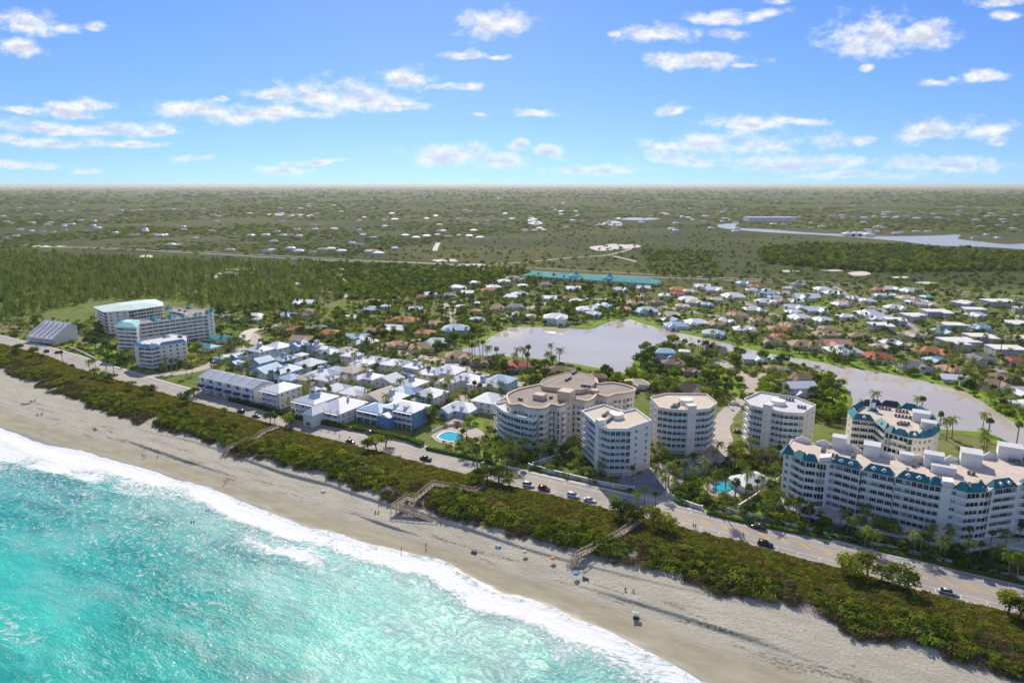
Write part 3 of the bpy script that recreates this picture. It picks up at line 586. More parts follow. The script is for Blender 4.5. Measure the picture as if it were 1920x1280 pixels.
TREES = [tree_mesh(1, 'leaf'), tree_mesh(2, 'leafd', 3.4, 6.2), tree_mesh(3, 'leafy', 2.6, 4.6, 1.6), tree_mesh(4, 'leaf', 2.4, 6.8, 2.0, 520, .6, .9), tree_mesh(5, 'leafd', 3.8, 5.2, 2.0, 700, .66), tree_mesh(6, 'leafy', 3.0, 5.5)]
GRAPES = [tree_mesh(21, 'grape', 3.4, 4.8, 2.0, 760, .5, .6, 14, .8), tree_mesh(22, 'grape', 3.0, 5.2, 2.2, 640, .5, .6, 11, -.6), tree_mesh(23, 'leafd', 3.6, 5.0, 1.9, 760, .5, .65, 14, .4)]
ROUND = [tree_mesh(31, 'hedge', 1.6, 2.6, .6, 420, .4, .95, 9)]
def bush_mesh(seed, mat, R_, H_, n, ls, twig=0):
    r = random.Random(seed); mb = MB(); C = [(Vector((r.uniform(-.6, .6)*R_, r.uniform(-.6, .6)*R_, H_*r.uniform(.25, .6))), R_*r.uniform(.35, .6)) for _ in range(6)]
    for i in range(n):
        c, q = C[i % 6]; d = rdir(r); d.z = abs(d.z)*1.0-.2; p = c+Vector((d.x*q, d.y*q, d.z*min(q, H_*.45))); leafquad(mb, p, d+rdir(r)*.9, ls*r.uniform(.7, 1.3), r)
    for i in range(twig):
        a = Vector((r.uniform(-1, 1)*R_, r.uniform(-1, 1)*R_, 0)); b = a+Vector((r.uniform(-.5, .5), r.uniform(-.5, .5), H_*r.uniform(.6, 1.1))); mb.tube([a, b], [.05, .02], 3, 1, False)
    return mb.mesh('bush', [mat, 'twig'])
def pine_mesh(seed, H_=14, R_=2.6, n=230, mat='pine'):
    r = random.Random(seed); mb = MB(); mb.tube([(0, 0, 0), (.1, 0, H_*.95)], [.22, .04], 5, 1)
    for i in range(n):
        t = r.random()**.8; z = H_*(.12+.88*t); rad = R_*min(1, 1.5*(1-t)**.75+.08)*(.35+.65*r.random()); a = r.random()*6.283; d = Vector((math.cos(a), math.sin(a), .25)); c = Vector((d.x*rad, d.y*rad, z))
        leafquad(mb, c, d+rdir(r)*.8, r.uniform(.8, 1.5), r, 0, .55)
    return mb.mesh('pine', [mat, 'bark'])
def canopy_mesh(seed, mat, R_, H_, n, ls):
    r = random.Random(seed); mb = MB()
    for i in range(n):
        d = rdir(r); d.z = abs(d.z); b = .8+.25*math.sin(d.x*4+seed)*math.cos(d.y*5); leafquad(mb, (d.x*R_*b, d.y*R_*b, H_*.25+d.z*H_*.75*b), d+rdir(r)*.7, ls*r.uniform(.7, 1.3), r)
    return mb.mesh('canopy', [mat])
def proto(name, meshes):
    c = bpy.data.collections.new(name)
    for i, m in enumerate(meshes):
        o = bpy.data.objects.new('%s_%02d' % (name, i), m); c.objects.link(o)
    return c
def stuff(name, P, S, protos, label, cat, seed=0, zsq=None):
    P = np.asarray(P, np.float32); n = len(P); r = np.random.default_rng(seed); k = len(protos.objects)
    me = bpy.data.meshes.new(name); me.vertices.add(n); me.vertices.foreach_set('co', P.ravel())
    setattrs(me, sz=np.asarray(S, np.float32), rt=r.random(n)*6.283, zs=(np.asarray(S)*(zsq if zsq is not None else r.uniform(.75, 1.2, n))))
    a = me.attributes.new('ix', 'INT', 'POINT'); a.data.foreach_set('value', r.integers(0, k, n).astype(np.int32))
    o = OB(name, me, kind='stuff', label=label, cat=cat)
    g = bpy.data.node_groups.new(name+'_scatter', 'GeometryNodeTree'); g.interface.new_socket('Geometry', in_out='INPUT', socket_type='NodeSocketGeometry'); g.interface.new_socket('Geometry', in_out='OUTPUT', socket_type='NodeSocketGeometry')
    N = g.nodes; gi = N.new('NodeGroupInput'); go = N.new('NodeGroupOutput'); ip = N.new('GeometryNodeInstanceOnPoints'); ci = N.new('GeometryNodeCollectionInfo')
    ci.inputs['Collection'].default_value = protos; ci.inputs['Separate Children'].default_value = True; ci.inputs['Reset Children'].default_value = True; ip.inputs['Pick Instance'].default_value = True
    def na(nm, ty): q = N.new('GeometryNodeInputNamedAttribute'); q.data_type = ty; q.inputs['Name'].default_value = nm; return q.outputs[0]
    c1 = N.new('ShaderNodeCombineXYZ'); c2 = N.new('ShaderNodeCombineXYZ'); L = g.links.new
    L(na('rt', 'FLOAT'), c1.inputs[2]); sz = na('sz', 'FLOAT'); L(sz, c2.inputs[0]); L(sz, c2.inputs[1]); L(na('zs', 'FLOAT'), c2.inputs[2])
    L(gi.outputs[0], ip.inputs['Points']); L(ci.outputs[0], ip.inputs['Instance']); L(na('ix', 'INT'), ip.inputs['Instance Index']); L(c1.outputs[0], ip.inputs['Rotation']); L(c2.outputs[0], ip.inputs['Scale']); L(ip.outputs[0], go.inputs[0])
    md = o.modifiers.new('scatter', 'NODES'); md.node_group = g; return o
# ------------------------------------------------------------------ dune planting
def dunepts(n, t0, t1, u0, u1, seed):
    r = np.random.default_rng(seed); u = r.uniform(u0, u1, n); t = r.uniform(t0, t1, n); vv = at(L_VEG, u); vr = at(L_ROAD, u)-2.4
    edge = (fbm(u, u*0, 9, 3, 8)-.5)*7; v = vv+edge*(1-t)+(vr-vv-edge*(1-t))*t; x = u*EU.x+v*EV.x; y = u*EU.y+v*EV.y; return np.stack([x, y, zg(u, v)-.1], -1), u, v, t
C_COVER = proto('cover_plant', [bush_mesh(40+i, 'cover' if i % 4 else 'grapeb', .9, .45, 46, .30) for i in range(4)])
C_GRAPE = proto('grape_bush', [bush_mesh(50, 'grape', 1.5, 1.9, 120, .40), bush_mesh(51, 'leafd', 1.3, 1.6, 110, .38), bush_mesh(52, 'leafd', 1.4, 1.8, 110, .40, 5), bush_mesh(53, 'grapeb', 1.4, 1.5, 110, .36, 8), bush_mesh(54, 'leafy', 1.2, 1.5, 100, .38), bush_mesh(55, 'grape', 1.6, 2.0, 120, .42)])
C_TWIG = proto('twiggy_bush', [bush_mesh(60, 'grapeb', 1.2, 1.2, 60, .30, 22), bush_mesh(61, 'twig', 1.2, 1.1, 60, .26, 26), bush_mesh(62, 'grape', 1.1, 1.2, 70, .32, 14)])
P, u, v, t = dunepts(21000, .16, 1.0, -620, 60, 1); keep = (fbm(u, v, 16, 3, 15)+t*.75 > .62); P = P[keep]
stuff('dune_ground_cover', P, RNG.uniform(.9, 1.7, len(P)), C_COVER, 'low olive ground cover spread between the road and the shrubs', 'ground cover', 1)
P, u, v, t = dunepts(10500, .03, .60, -620, 60, 2); f = fbm(u, v, 14, 3, 16); keep = (f-np.maximum(t-.34, 0)*1.5-np.maximum(.10-t, 0) > .42); P = P[keep]; f = f[keep]
stuff('dune_shrubbery', P, .35+2.3*np.clip(f-.34, 0, .5)+RNG.uniform(-.1, .45, len(P)), C_GRAPE, 'thick sea grape shrubs along the crest of the dune', 'shrubs', 2)
P, u, v, t = dunepts(9000, -.04, .42, -620, 60, 3); P = P[fbm(u, v, 7, 2, 18) > .47]
stuff('dune_edge_scrub', P, RNG.uniform(.5, 1.25, len(P)), C_TWIG, 'grey brown twiggy scrub at the seaward foot of the dune', 'scrub', 3)
def DP(px, py, z=0.):
    p = G(px, py, z); u, v = UV(p); return Vector((p.x, p.y, float(zg(u, v))-.05))
def GROW(kinds, name, lst, label, cat, group, base=1., hh=None, k0=0):
    """trees or palms at crown pixels; hh = crown height in metres"""
    out = []
    for i, a in enumerate(lst):
        px, py = a[0], a[1]; h = a[2] if len(a) > 2 else hh*random.uniform(.85, 1.15); p = G(px, py, h*.9); u, v = UV(p); z = float(zg(u, v)) if v < rs(u) else 0.
        tr, cr = kinds[(k0+i*7+i//3) % len(kinds)]; s = h/base
        r = ROOT(name, (p.x, p.y, z-.03), label, cat, group, random.uniform(0, 6.28)); r.scale = (s*random.uniform(.9, 1.1), s*random.uniform(.9, 1.1), s)
        OB('trunk', tr, r); OB('crown', cr, r); out.append(r)
    return out
GT = [(705,822,6.5),(690,828,5),(722,815,6),(895,885,6),(915,880,6),(935,882,6.5),(955,888,5.5),(880,890,5),(1165,945,6),(1195,950,6),(1225,955,6.5),(1250,965,6),(1235,975,5),(1175,958,5),(1605,1045,6.5),(1630,1048,6.5),(1690,1072,6.5),(1705,1080,5.5),(1655,1065,4.5),(1895,1122,6),(1915,1126,6),(1935,1130,6),(350,738,6),(362,730,5),(535,778,6),(545,785,5),(505,775,5),(175,695,5.5),(195,700,5),(210,705,5),(60,655,6),(30,650,6),(75,668,5.5),(245,720,5),(270,728,5),(285,725,5),(30,660,5),(900,893,5),(422,768,3.5),(1580,1050,5)]
for n, (a, lab) in enumerate(((GT[:3], 'spreading sea grape tree by the road opposite the blue house'), (GT[3:8]+GT[37:38], 'sea grape tree in the grove at the head of the zigzag boardwalk'), (GT[8:14], 'dark sea grape tree in the grove above the straight boardwalk'), (GT[14:19]+GT[39:], 'gnarled sea grape tree at the road opposite the teal mansard building'), (GT[19:22], 'sea grape tree at the right edge of the dune beside the road'), (GT[22:24]+GT[38:39], 'lone sea grape tree across the road from the terraced houses'), (GT[24:27], 'windswept sea grape tree at the landward end of the far boardwalk'), (GT[27:37], 'windswept sea grape tree along the far end of the dune'))):
    GROW(GRAPES, 'sea_grape_tree', a, lab, 'tree', 'sea grape trees of dune clump %s' % 'abcdefgh'[n], 5.0, k0=n)
# ------------------------------------------------------------------ labels: tell look-alikes apart by their order in the picture
ORD = ['leftmost', 'second', 'third', 'fourth', 'fifth', 'sixth', 'seventh', 'eighth', 'ninth', 'tenth', 'eleventh', 'twelfth', 'thirteenth', 'fourteenth', 'fifteenth', 'sixteenth', 'seventeenth', 'eighteenth', 'nineteenth', 'twentieth']
def SX(o):
    p = o.location; return p.x/(p.y*_c-(p.z-CAM_H)*_s)
def UNIQ(objs, limit=16):
    by = {}
    for o in objs: by.setdefault(o['label'], []).append(o)
    for lab, L in by.items():
        if 1 < len(L) <= limit:
            for i, o in enumerate(sorted(L, key=SX)): o['label'] = '%s, %s' % (lab, 'leftmost' if i == 0 else 'rightmost' if i == len(L)-1 else (ORD[i] if i < 20 else '%d%s' % (i+1, {1: 'st', 2: 'nd', 3: 'rd'}.get((i+1) % 10, 'th')))+' from left')
UNIQ([o for o in bpy.data.objects if o.name.startswith('sea_grape_tree')])

# ------------------------------------------------------------------ building kit
_wm = {}
def window_mesh(kind):
    """unit window, 1 x 1 m in x and z, origin at the sill centre, outside towards -y"""
    if kind in _wm: return _wm[kind]
    mb = MB(); fr = .07 if kind != 'slider' else .05
    mb.box(-.5, -.06, 0, .5, .02, 1, 0) if False else None
    nv, nh = {'slider': (3, 1), 'pair': (2, 2), 'single': (1, 2), 'bay': (3, 1), 'arch': (2, 1)}[kind]
    mb.add([(-.5, -.015, 0), (.5, -.015, 0), (.5, -.015, 1), (-.5, -.015, 1)], [(0, 1, 2, 3)], 1)
    for x in (-.5, .5-fr): mb.box(x, -.09, 0, x+fr, .02, 1, 0)
    for z in (0, 1-fr): mb.box(-.5+fr, -.088, z, .5-fr, .02, z+fr, 0)
    for i in range(1, nv): mb.box(-.5+i/nv-.025, -.07, fr, -.5+i/nv+.025, .02, 1-fr, 0)
    for i in range(1, nh): mb.box(-.5+fr, -.06, i/nh-.025, .5-fr, .02, i/nh+.025, 0)
    _wm[kind] = mb.mesh('window', ['trim', 'glass']); return _wm[kind]
def WIN(parent, x, y, z, w, h, dx, dy, kind='pair', name='window'):
    """a window centred at x, y on a wall that runs along (dx, dy); the outside is on the right of that direction"""
    return OB(name, window_mesh(kind), parent, (x, y, z), math.atan2(dy, dx), (w, 1, h))
def rail_mesh(a, b, mat, h=1.05):
    mb = MB(); a = Vector(a[:2]); b = Vector(b[:2]); d = b-a; L = d.length
    mb.obox(a, b, .09, h-.08, h); mb.obox(a, b, .05, .12, h-.1, 1); n = max(1, int(L/1.6))
    for i in range(n+1): p = a+d*(i/n); mb.box(p.x-.05, p.y-.05, 0, p.x+.05, p.y+.05, h-.02)
    return mb.mesh('railing', ['trim', mat])
def roof_clutter(parent, P, z, seed, n=6, mat='mach'):
    r = random.Random(seed); Q = inset(P, 3.0); xs = [p[0] for p in Q]; ys = [p[1] for p in Q]; k = 0; tries = 0
    while k < n and tries < 300:
        tries += 1; x = r.uniform(min(xs), max(xs)); y = r.uniform(min(ys), max(ys))
        if not inpoly(np.array([x]), np.array([y]), Q)[0]: continue
        k += 1; a = ARO+r.choice((0, math.pi/2)); m = r.randint(2, 5)
        for j in range(m):
            mb = MB(); mb.box(-.5, -.45, .15, .5, .45, 1.05); mb.tube([(0, 0, 1.05), (0, 0, 1.18)], .36, 10)
            for sx in (-.42, .3): mb.box(sx, -.4, 0, sx+.12, .4, .15)
            if 'ac' not in _wm: _wm['ac'] = mb.mesh('air_conditioner', 'mach')
            OB('air_conditioner', _wm['ac'], parent, (x+math.cos(a)*j*1.25, y+math.sin(a)*j*1.25, z), a)
def condo(name, label, cat, P, floors, fh, g0, spec, wall='white', rail='railw', deck='deckr', cap=.9, ins=1.7, base=None, group=None, clutter=5, seed=1, parapet=.8, baymat='glass'):
    """apartment block: P outer CCW footprint in world metres; spec[i] says what edge i carries: B3 balcony with three glazed bays, W2 two windows a floor, P blank"""
    c = sum((Vector(p[:2]) for p in P), Vector((0, 0)))/len(P); Q = [Vector(p[:2])-c for p in P]; n = len(Q)
    root = ROOT(name, (c.x, c.y, 0), label, cat, group); D = [ins if spec.get(i, 'P')[0] == 'B' else 0. for i in range(n)]
    core = []; CE = [None]*n; top = g0+floors*fh
    for i in range(n):
        a, b, c2 = Q[i-1], Q[i], Q[(i+1)%n]; e1 = (b-a).normalized(); e2 = (c2-b).normalized(); p1 = b+Vector((-e1.y, e1.x))*D[i-1]; p2 = b+Vector((-e2.y, e2.x))*D[i]; cr = e1.x*e2.y-e1.y*e2.x
        if abs(cr) < .35 and D[i-1] != D[i] or abs(cr) < .05: st = (p1, p2)
        else: w_ = p2-p1; x = p1+e1*((w_.x*e2.y-w_.y*e2.x)/cr); st = (x, x)
        CE[i-1] = (CE[i-1] or [None, None]); CE[i-1][1] = st[0]; CE[i] = CE[i] or [None, None]; CE[i][0] = st[1]
        core += [st[0]] if st[0] is st[1] else list(st)
    PART(MB().prism(core, g0, top, 0, bottom=False), 'wall', [wall], root)
    PART(MB().prism(inset(core, .06), 0, g0, 0, bottom=False), 'ground_storey', [base or wall], root)
    mb = MB(); mb.prism(Q, top, top+cap*.55, 0); mb.ring(Q, inset(Q, .35), top+cap*.55, top+cap*.55+parapet, 0); pp = PART(mb, 'parapet', ['trim' if wall == 'white' else wall], root)
    PART(MB().prism(inset(Q, .36), top+cap*.55+.01, top+cap*.55+.06), 'roof_deck', [deck], root)
    for i in range(n):
        s = spec.get(i, 'P'); a, b = Q[i], Q[(i+1)%n]; ca, cb = CE[i]; d = (cb-ca).normalized()
        if s[0] == 'B':
            k = int(s[1:]); sm = MB().add([(*p, zz) for zz in (-.28, 0) for p in (a, b, cb, ca)], [(3,2,1,0),(4,5,6,7),(0,1,5,4),(1,2,6,5),(2,3,7,6),(3,0,4,7)]).mesh('balcony', 'trim')
            o = Vector((d.y, -d.x)); rm = rail_mesh(a-o*.1, b-o*.1, rail); L = (cb-ca).length; w = L/k-.3
            for f in range(floors):
                z = g0+f*fh+.0; bo = OB('balcony', sm, root, (0, 0, z)); OB('railing', rm, bo)
                for j in range(k):
                    p = ca+(cb-ca)*((j+.5)/k); WIN(root, p.x+d.y*.012, p.y-d.x*.012, z+.06, w, fh-.62, d.x, d.y, 'slider')
        elif s[0] in 'WA':
            k = int(s[1:]); L = (cb-ca).length
            for f in range(floors):
                for j in range(k):
                    p = ca+(cb-ca)*((j+.5)/k); WIN(root, p.x+d.y*.012, p.y-d.x*.012, g0+f*fh+.75, min(1.5, L/k*.55), 1.3, d.x, d.y)
        elif s[0] == 'S':   # lift or stair shaft standing above the roof
            m = (ca+cb)/2; o = Vector((-d.y, d.x)); w = (cb-ca).length
            PART(MB().prism([a+o*-.25+d*.1, b+o*-.25-d*.1, b+o*3.2-d*.1, a+o*3.2+d*.1], g0*.2, top+cap+2.0), 'lift_shaft', [wall], root)
            for f in range(floors): WIN(root, m.x+d.y*.27, m.y-d.x*.27, g0+f*fh+1.2, .4, .5, d.x, d.y, 'single')
    if clutter: roof_clutter(root, Q, top+cap*.55+.06, seed, clutter)
    return root, Q, core, top+cap*.55
def PXP(px, z): return ccw([G(a, b, z)[:2] for a, b in px])

# ------------------------------------------------------------------ three pale towers round the court
def shape(px, z, n0):
    """polygon from roof pixels, wound CCW and starting at pixel n0"""
    P = [Vector(G(a, b, z)[:2]) for a, b in px]; k = list(range(len(P)))
    if area(P) < 0: P = P[::-1]; k = k[::-1]
    s = k.index(n0); return P[s:]+P[:s]
FH = 2.72
T1 = shape([(1090,772),(1117,795),(1123,799),(1142,806),(1175,806),(1222,790),(1192,768),(1170,773),(1132,760)], 19.6, 0)
r1, Q1, c1_, z1 = condo('apartment_tower', 'white seven-storey tower with aqua balconies nearest the ocean road', 'building', T1, 6, FH, 2.7, {0: 'B3', 1: 'S', 2: 'B3', 3: 'B4', 4: 'W2', 5: 'W2', 7: 'W2', 8: 'W2'}, 'white', 'railb', 'deckr', base='pink', seed=3, clutter=2)
T2 = shape([(1219,746),(1236,766),(1262,770),(1290,771),(1306,770),(1330,768),(1345,757),(1325,740),(1250,739)], 19.6, 0)
r2, Q2, _, z2 = condo('apartment_tower', 'cream tower with a sandy roof standing behind the entrance court', 'building', T2, 6, FH, 2.7, {0: 'W2', 1: 'B3', 2: 'B3', 3: 'S', 4: 'B3', 5: 'B2', 6: 'W2'}, 'cream', 'railb', 'deckr', base='pink', seed=4, clutter=2)
T3 = shape([(1395,749),(1408,762),(1430,767),(1446,770),(1470,775),(1505,777),(1530,761),(1492,746),(1425,736)], 19.6, 0)
r3, Q3, _, z3 = condo('apartment_tower', 'cream tower with a pale grey roof between the court and the lake', 'building', T3, 6, FH, 2.7, {0: 'B2', 1: 'B3', 2: 'S', 3: 'B3', 4: 'B4', 5: 'W2'}, 'cream', 'railb', 'deckw', base='pink', seed=5, clutter=2)
for r, Q, z in ((r1, Q1, z1), (r2, Q2, z2), (r3, Q3, z3)):
    PART(MB().prism([Vector(p)*.22+Vector((1, 1.5)) for p in Q], z+.05, z+1.9), 'roof_house', ['trim'], r)
    for i in (1, 3, 4): p = Vector(Q[i])*.9; PART(MB().box(p.x-.5, p.y-.5, 0, p.x+.5, p.y+.5, 2.4), 'pillar', ['pink'], r)

# ------------------------------------------------------------------ curved tan building with the scalloped cornice
def curved():
    px = [(951,741),(953,752),(958,759),(975,758),(990,764),(1007,766),(1022,765),(1033,758),(1048,761),(1060,757),(1068,748),(1084,749),(1100,752),(1112,747),(1120,739),(1138,744),(1152,739),(1172,737),(1191,731),(1175,723),(1145,718),(1122,720),(1117,711),(1095,702),(1072,699),(1052,704),(1020,714),(1015,720),(990,726),(967,732)]
    Hh = 17.8; P = crom([G(a, b, Hh)[:2] for a, b in px], 4); P = ccw(P); c = sum(P, Vector((0, 0)))/len(P); Q = [p-c for p in P]
    root = ROOT('apartment_building', (c.x, c.y, 0), 'sprawling tan building with scalloped peach cornice and grey gravel roof by the pool', 'building')
    PART(MB().prism(Q, 0, Hh-.6, bottom=False), 'wall', ['cream'], root)
    out = inset(Q, -.45); PART(MB().ring(out, inset(Q, .5), Hh-.62, Hh+.5), 'cornice', ['peach'], root); PART(MB().prism(inset(Q, .45), Hh-.6, Hh-.1), 'roof_deck', ['deckg'], root)
    # raised back block on the roof
    up = crom([G(a, b, Hh+1.9)[:2] for a, b in [(1015,722),(1048,727),(1090,730),(1112,720),(1116,708),(1095,698),(1072,696),(1052,700),(1020,710)]], 3); up = [p-c for p in ccw(up)]
    PART(MB().prism(up, Hh-.08, Hh+1.5), 'penthouse', ['peach'], root); PART(MB().ring(up, inset(up, .4), Hh+1.5, Hh+1.95), 'penthouse_parapet', ['peach'], root); PART(MB().prism(inset(up, .41), Hh+1.52, Hh+1.62), 'penthouse_roof', ['deckg'], root)
    for (x, y, w, d, h) in ((1012,738,5,4,2.2), (1062,731,6,6,4.2), (1108,729,7,3,1.4)):
        p = Vector(G(x, y, Hh+h)[:2])-c; PART(MB().prism([p+Vector(XY(sx*w/2, sy*d/2)) for sx, sy in ((-1,-1),(1,-1),(1,1),(-1,1))], Hh-.05, Hh+h), 'stair_house', ['peach'], root)
    roof_clutter(root, Q, Hh-.08, 11, 8); roof_clutter(root, up, Hh+1.63, 14, 3)
    # bays along the seaward and right-hand faces
    n = len(Q); L = 0; nxt = 2.0; fh = 2.72; k = 0
    seg = [(Q[i], Q[(i+1)%n]) for i in range(n)]
    for a, b in seg:
        d = b-a; l = d.length; e = d/l; o = Vector((e.y, -e.x)); wp = (a+b)/2+c; faces = o.dot(Vector((-.5, -.87))) > -.35
        while nxt < L+l:
            p = a+e*(nxt-L); k += 1
            if faces:
                for f in range(5):
                    z = .6+f*fh+1.6
                    if k % 3 == 1:
                        WIN(root, p.x+o.x*.03, p.y+o.y*.03, z, 1.9, 2.1, e.x, e.y, 'slider')
                        bo = None
                        mb = MB(); 
                        if 'cb' not in _wm:
                            mb.box(-1.3, -1.1, -.2, 1.3, .05, 0); mb.box(-1.3, -1.1, .9, 1.3, -1.0, 1.0); mb.box(-1.3, -1.06, .1, 1.3, -1.02, .9); mb.box(-1.3, -1.0, .1, -1.22, .05, 1); mb.box(1.22, -1.0, .1, 1.3, .05, 1); _wm['cb'] = mb.mesh('balcony', 'railw')
                        OB('balcony', _wm['cb'], root, (p.x, p.y, z-.05), math.atan2(e.y, e.x))
                    else: WIN(root, p.x+o.x*.03, p.y+o.y*.03, z+(.3 if k % 3 else 0), 1.0, 1.6 if k % 3 else 2.1, e.x, e.y, 'single')
            nxt += 2.3
        L += l
    # stepped terraces at the ocean end
    for i, (dz, off) in enumerate(((14.9, 0),)):
        T = [G(a, b, dz)[:2] for a, b in [(925,757),(945,776),(1003,790),(1012,776),(990,760),(950,752)]]
    return root, c
rc, cc_ = curved()
TW = shape([(925,758),(945,773),(972,782),(1003,788),(1014,772),(985,757),(955,752)], 14.2, 0)
condo('apartment_wing', 'terraced aqua-balconied wing at the ocean end of the tan building', 'building', TW, 4, FH, 2.6, {0: 'B2', 1: 'B2', 2: 'B3', 3: 'B1'}, 'white', 'railb', 'deckw', seed=6, clutter=0, parapet=1.0, cap=.6)

# ------------------------------------------------------------------ mansard roofs (teal)
def mansard(root, a, b, z, h=2.6, dep=2.6, dorm=2, over=.35, mat='teal', flip=1):
    a = Vector(a); b = Vector(b); d = (b-a).normalized(); o = Vector((d.y, -d.x)); a0 = a+o*over; b0 = b+o*over; a1 = a-o*dep*.55+d*min(1.8, (b-a).length*.3); b1 = b-o*dep*.55-d*min(1.8, (b-a).length*.3); a2 = a-o*dep; b2 = b-o*dep
    mb = MB(); mb.add([(*a0, z), (*b0, z), (*b1, z+h), (*a1, z+h), (*a2, z), (*b2, z), (*(b1-o*.3), z+h), (*(a1-o*.3), z+h)], [(0,1,2,3), (1,5,6,2), (4,0,3,7), (3,2,6,7), (5,4,7,6), (4,5,1,0)])
    m = PART(mb, 'mansard_roof', [mat], root)
    for j in range(dorm):
        t = (j+1)/(dorm+1); p = a0+(b0-a0)*t; ang = math.atan2(d.y, d.x)
        if 'dorm' not in _wm:
            q = MB(); q.add([(-.75, -.05, .55), (0, -.05, 0), (.75, -.05, .55), (0, -.05, 1.25), (-.75, 1.1, .75), (0, .9, .2), (.75, 1.1, .75), (0, 1.6, 1.25)], [(0,1,2,3), (0,3,7,4), (3,2,6,7), (0,4,5,1), (1,5,6,2)], 0); q.add([(-.3, -.08, .58), (0, -.08, .33), (.3, -.08, .58), (0, -.08, .88)], [(0,1,2,3)], 1); _wm['dorm'] = q.mesh('dormer', ['trim', 'glass'])
        OB('dormer', _wm['dorm'], m, (p.x-o.x*.45, p.y-o.y*.45, z+.6), ang)
    return m
def tri_parapet(root, a, b, z, h=2.2):
    a = Vector(a); b = Vector(b); d = (b-a).normalized(); o = Vector((d.y, -d.x)); m = (a+b)/2; mb = MB()
    V = [(*a, z), (*b, z), (*(b*.85+m*.15), z+h*.45), (*m, z+h), (*(a*.85+m*.15), z+h*.45)]; V += [(x-o.x*.4, y-o.y*.4, zz) for x, y, zz in V]
    mb.add(V, [(0,1,2,3,4), (9,8,7,6,5)]+[(i, 5+i, 5+(i+1)%5, (i+1)%5) for i in range(5)]); return PART(mb, 'gable_parapet', ['white'], root)
def pyramid(root, c, r, z, h, mat='teal', k=8, name='turret_roof', base=0.):
    mb = MB(); V = [(c[0]+r*math.cos(i*2*math.pi/k+.39), c[1]+r*math.sin(i*2*math.pi/k+.39), z) for i in range(k)]+[(c[0], c[1], z+h)]; mb.add(V, [(i, (i+1)%k, k) for i in range(k)]+[tuple(range(k-1, -1, -1))])
    if base: mb.prism([(c[0]+r*.8*math.cos(i*2*math.pi/k+.39), c[1]+r*.8*math.sin(i*2*math.pi/k+.39)) for i in range(k)], z-base, z-.01, 1)
    return PART(mb, name, [mat, 'trim'], root)
# ------------------------------------------------------------------ long white seafront block with teal mansards
front = [(1470,846),(1484,852),(1506,864),(1535,868),(1557,866),(1613,881),(1618,881),(1676,894),(1681,894),(1743,908),(1766,912),(1787,915),(1816,924),(1850,922),(1862,917),(1908,911),(1915,908),(1960,914),(2010,925)]
ZB = 17.9
F = [Vector(G(a, b, ZB)[:2]) for a, b in front]
back = [F[-1]+Vector(XY(0, 36)), (F[-6]+Vector(XY(0, 30))), F[10]+Vector(XY(0, 22)), F[8]+Vector(XY(0, 17)), F[4]+Vector(XY(0, 15)), F[1]+Vector(XY(-2, 15))]
B5P = F+back
sp = {0: 'W1', 1: 'B2', 2: 'B2', 3: 'W1', 4: 'B4', 5: 'P', 6: 'B4', 7: 'P', 8: 'B4', 9: 'B2', 10: 'W1', 11: 'B2', 12: 'B2', 13: 'W1', 14: 'B3', 15: 'P', 16: 'B3', 17: 'B3'}
r5, Q5, c5, z5 = condo('apartment_block', 'long white seafront block with teal mansard roofs and rows of balconies', 'building', B5P, 6, 2.72, 1.3, sp, 'white', 'railw', 'deckp', cap=.5, ins=1.9, seed=8, clutter=16, parapet=.35)
for i, dm in ((4, 2), (6, 2), (8, 2), (9, 0), (11, 0), (12, 0), (14, 2), (16, 1), (17, 2), (2, 0), (1, 0)): mansard(r5, Q5[i], Q5[i+1], z5+.1, 2.3, 2.8, dm)
pyramid(r5, (Q5[0]*.75+Q5[1]*.25)*.985, 2.6, z5+.1, 3.2); pyramid(r5, (Q5[13]+Q5[14])/2*.97+Vector((-1.5, 1.5)), 1.5, z5+1.2, 1.8, base=1.2)
for i in (3, 10): PART(MB().prism([Q5[i], Q5[i+1], Q5[i+1]+Vector(XY(0, 4)), Q5[i]+Vector(XY(0, 4))], z5+.02, z5+1.9), 'raised_pier', ['white'], r5)
nb = len(F)
for i in range(nb, nb+5):
    a, b = Q5[i], Q5[i+1]; k = max(1, int((b-a).length/7))
    for j in range(k): tri_parapet(r5, a+(b-a)*((j+.08)/k), a+(b-a)*((j+.92)/k), z5+.1, 2.4)
def roofblock(root, c, px, py, w, d, h, z, wing=True):
    p = Vector(G(px, py, z+h)[:2])-c; q = [p+Vector(XY(sx*w/2, sy*d/2)) for sx, sy in ((-1,-1),(1,-1),(1,1),(-1,1))]; PART(MB().prism(q, z, z+h), 'stair_house', ['white'], root)
    PART(MB().prism(inset(q, -.2), z+h, z+h+.18), 'stair_house_roof', ['deckw'], root)
    if wing: mansard(root, q[2]+Vector(XY(.4, .4)), q[3]+Vector(XY(-.4, .4)), z, h*.8, 2.2, 0)
    if wing: mansard(root, q[3], q[0], z, h*.75, 2., 0)
cb5 = sum(B5P, Vector((0, 0)))/len(B5P)
for a in ((1575,818,4.5,4,4.2), (1636,832,5,5,4.0), (1752,850,5.5,4,4.4), (1770,872,7,4,2.4), (1822,846,6,6,4.4), (1895,835,7,5,4.4), (1700,850,4,3,2.6)): roofblock(r5, cb5, *a, z5+.06)
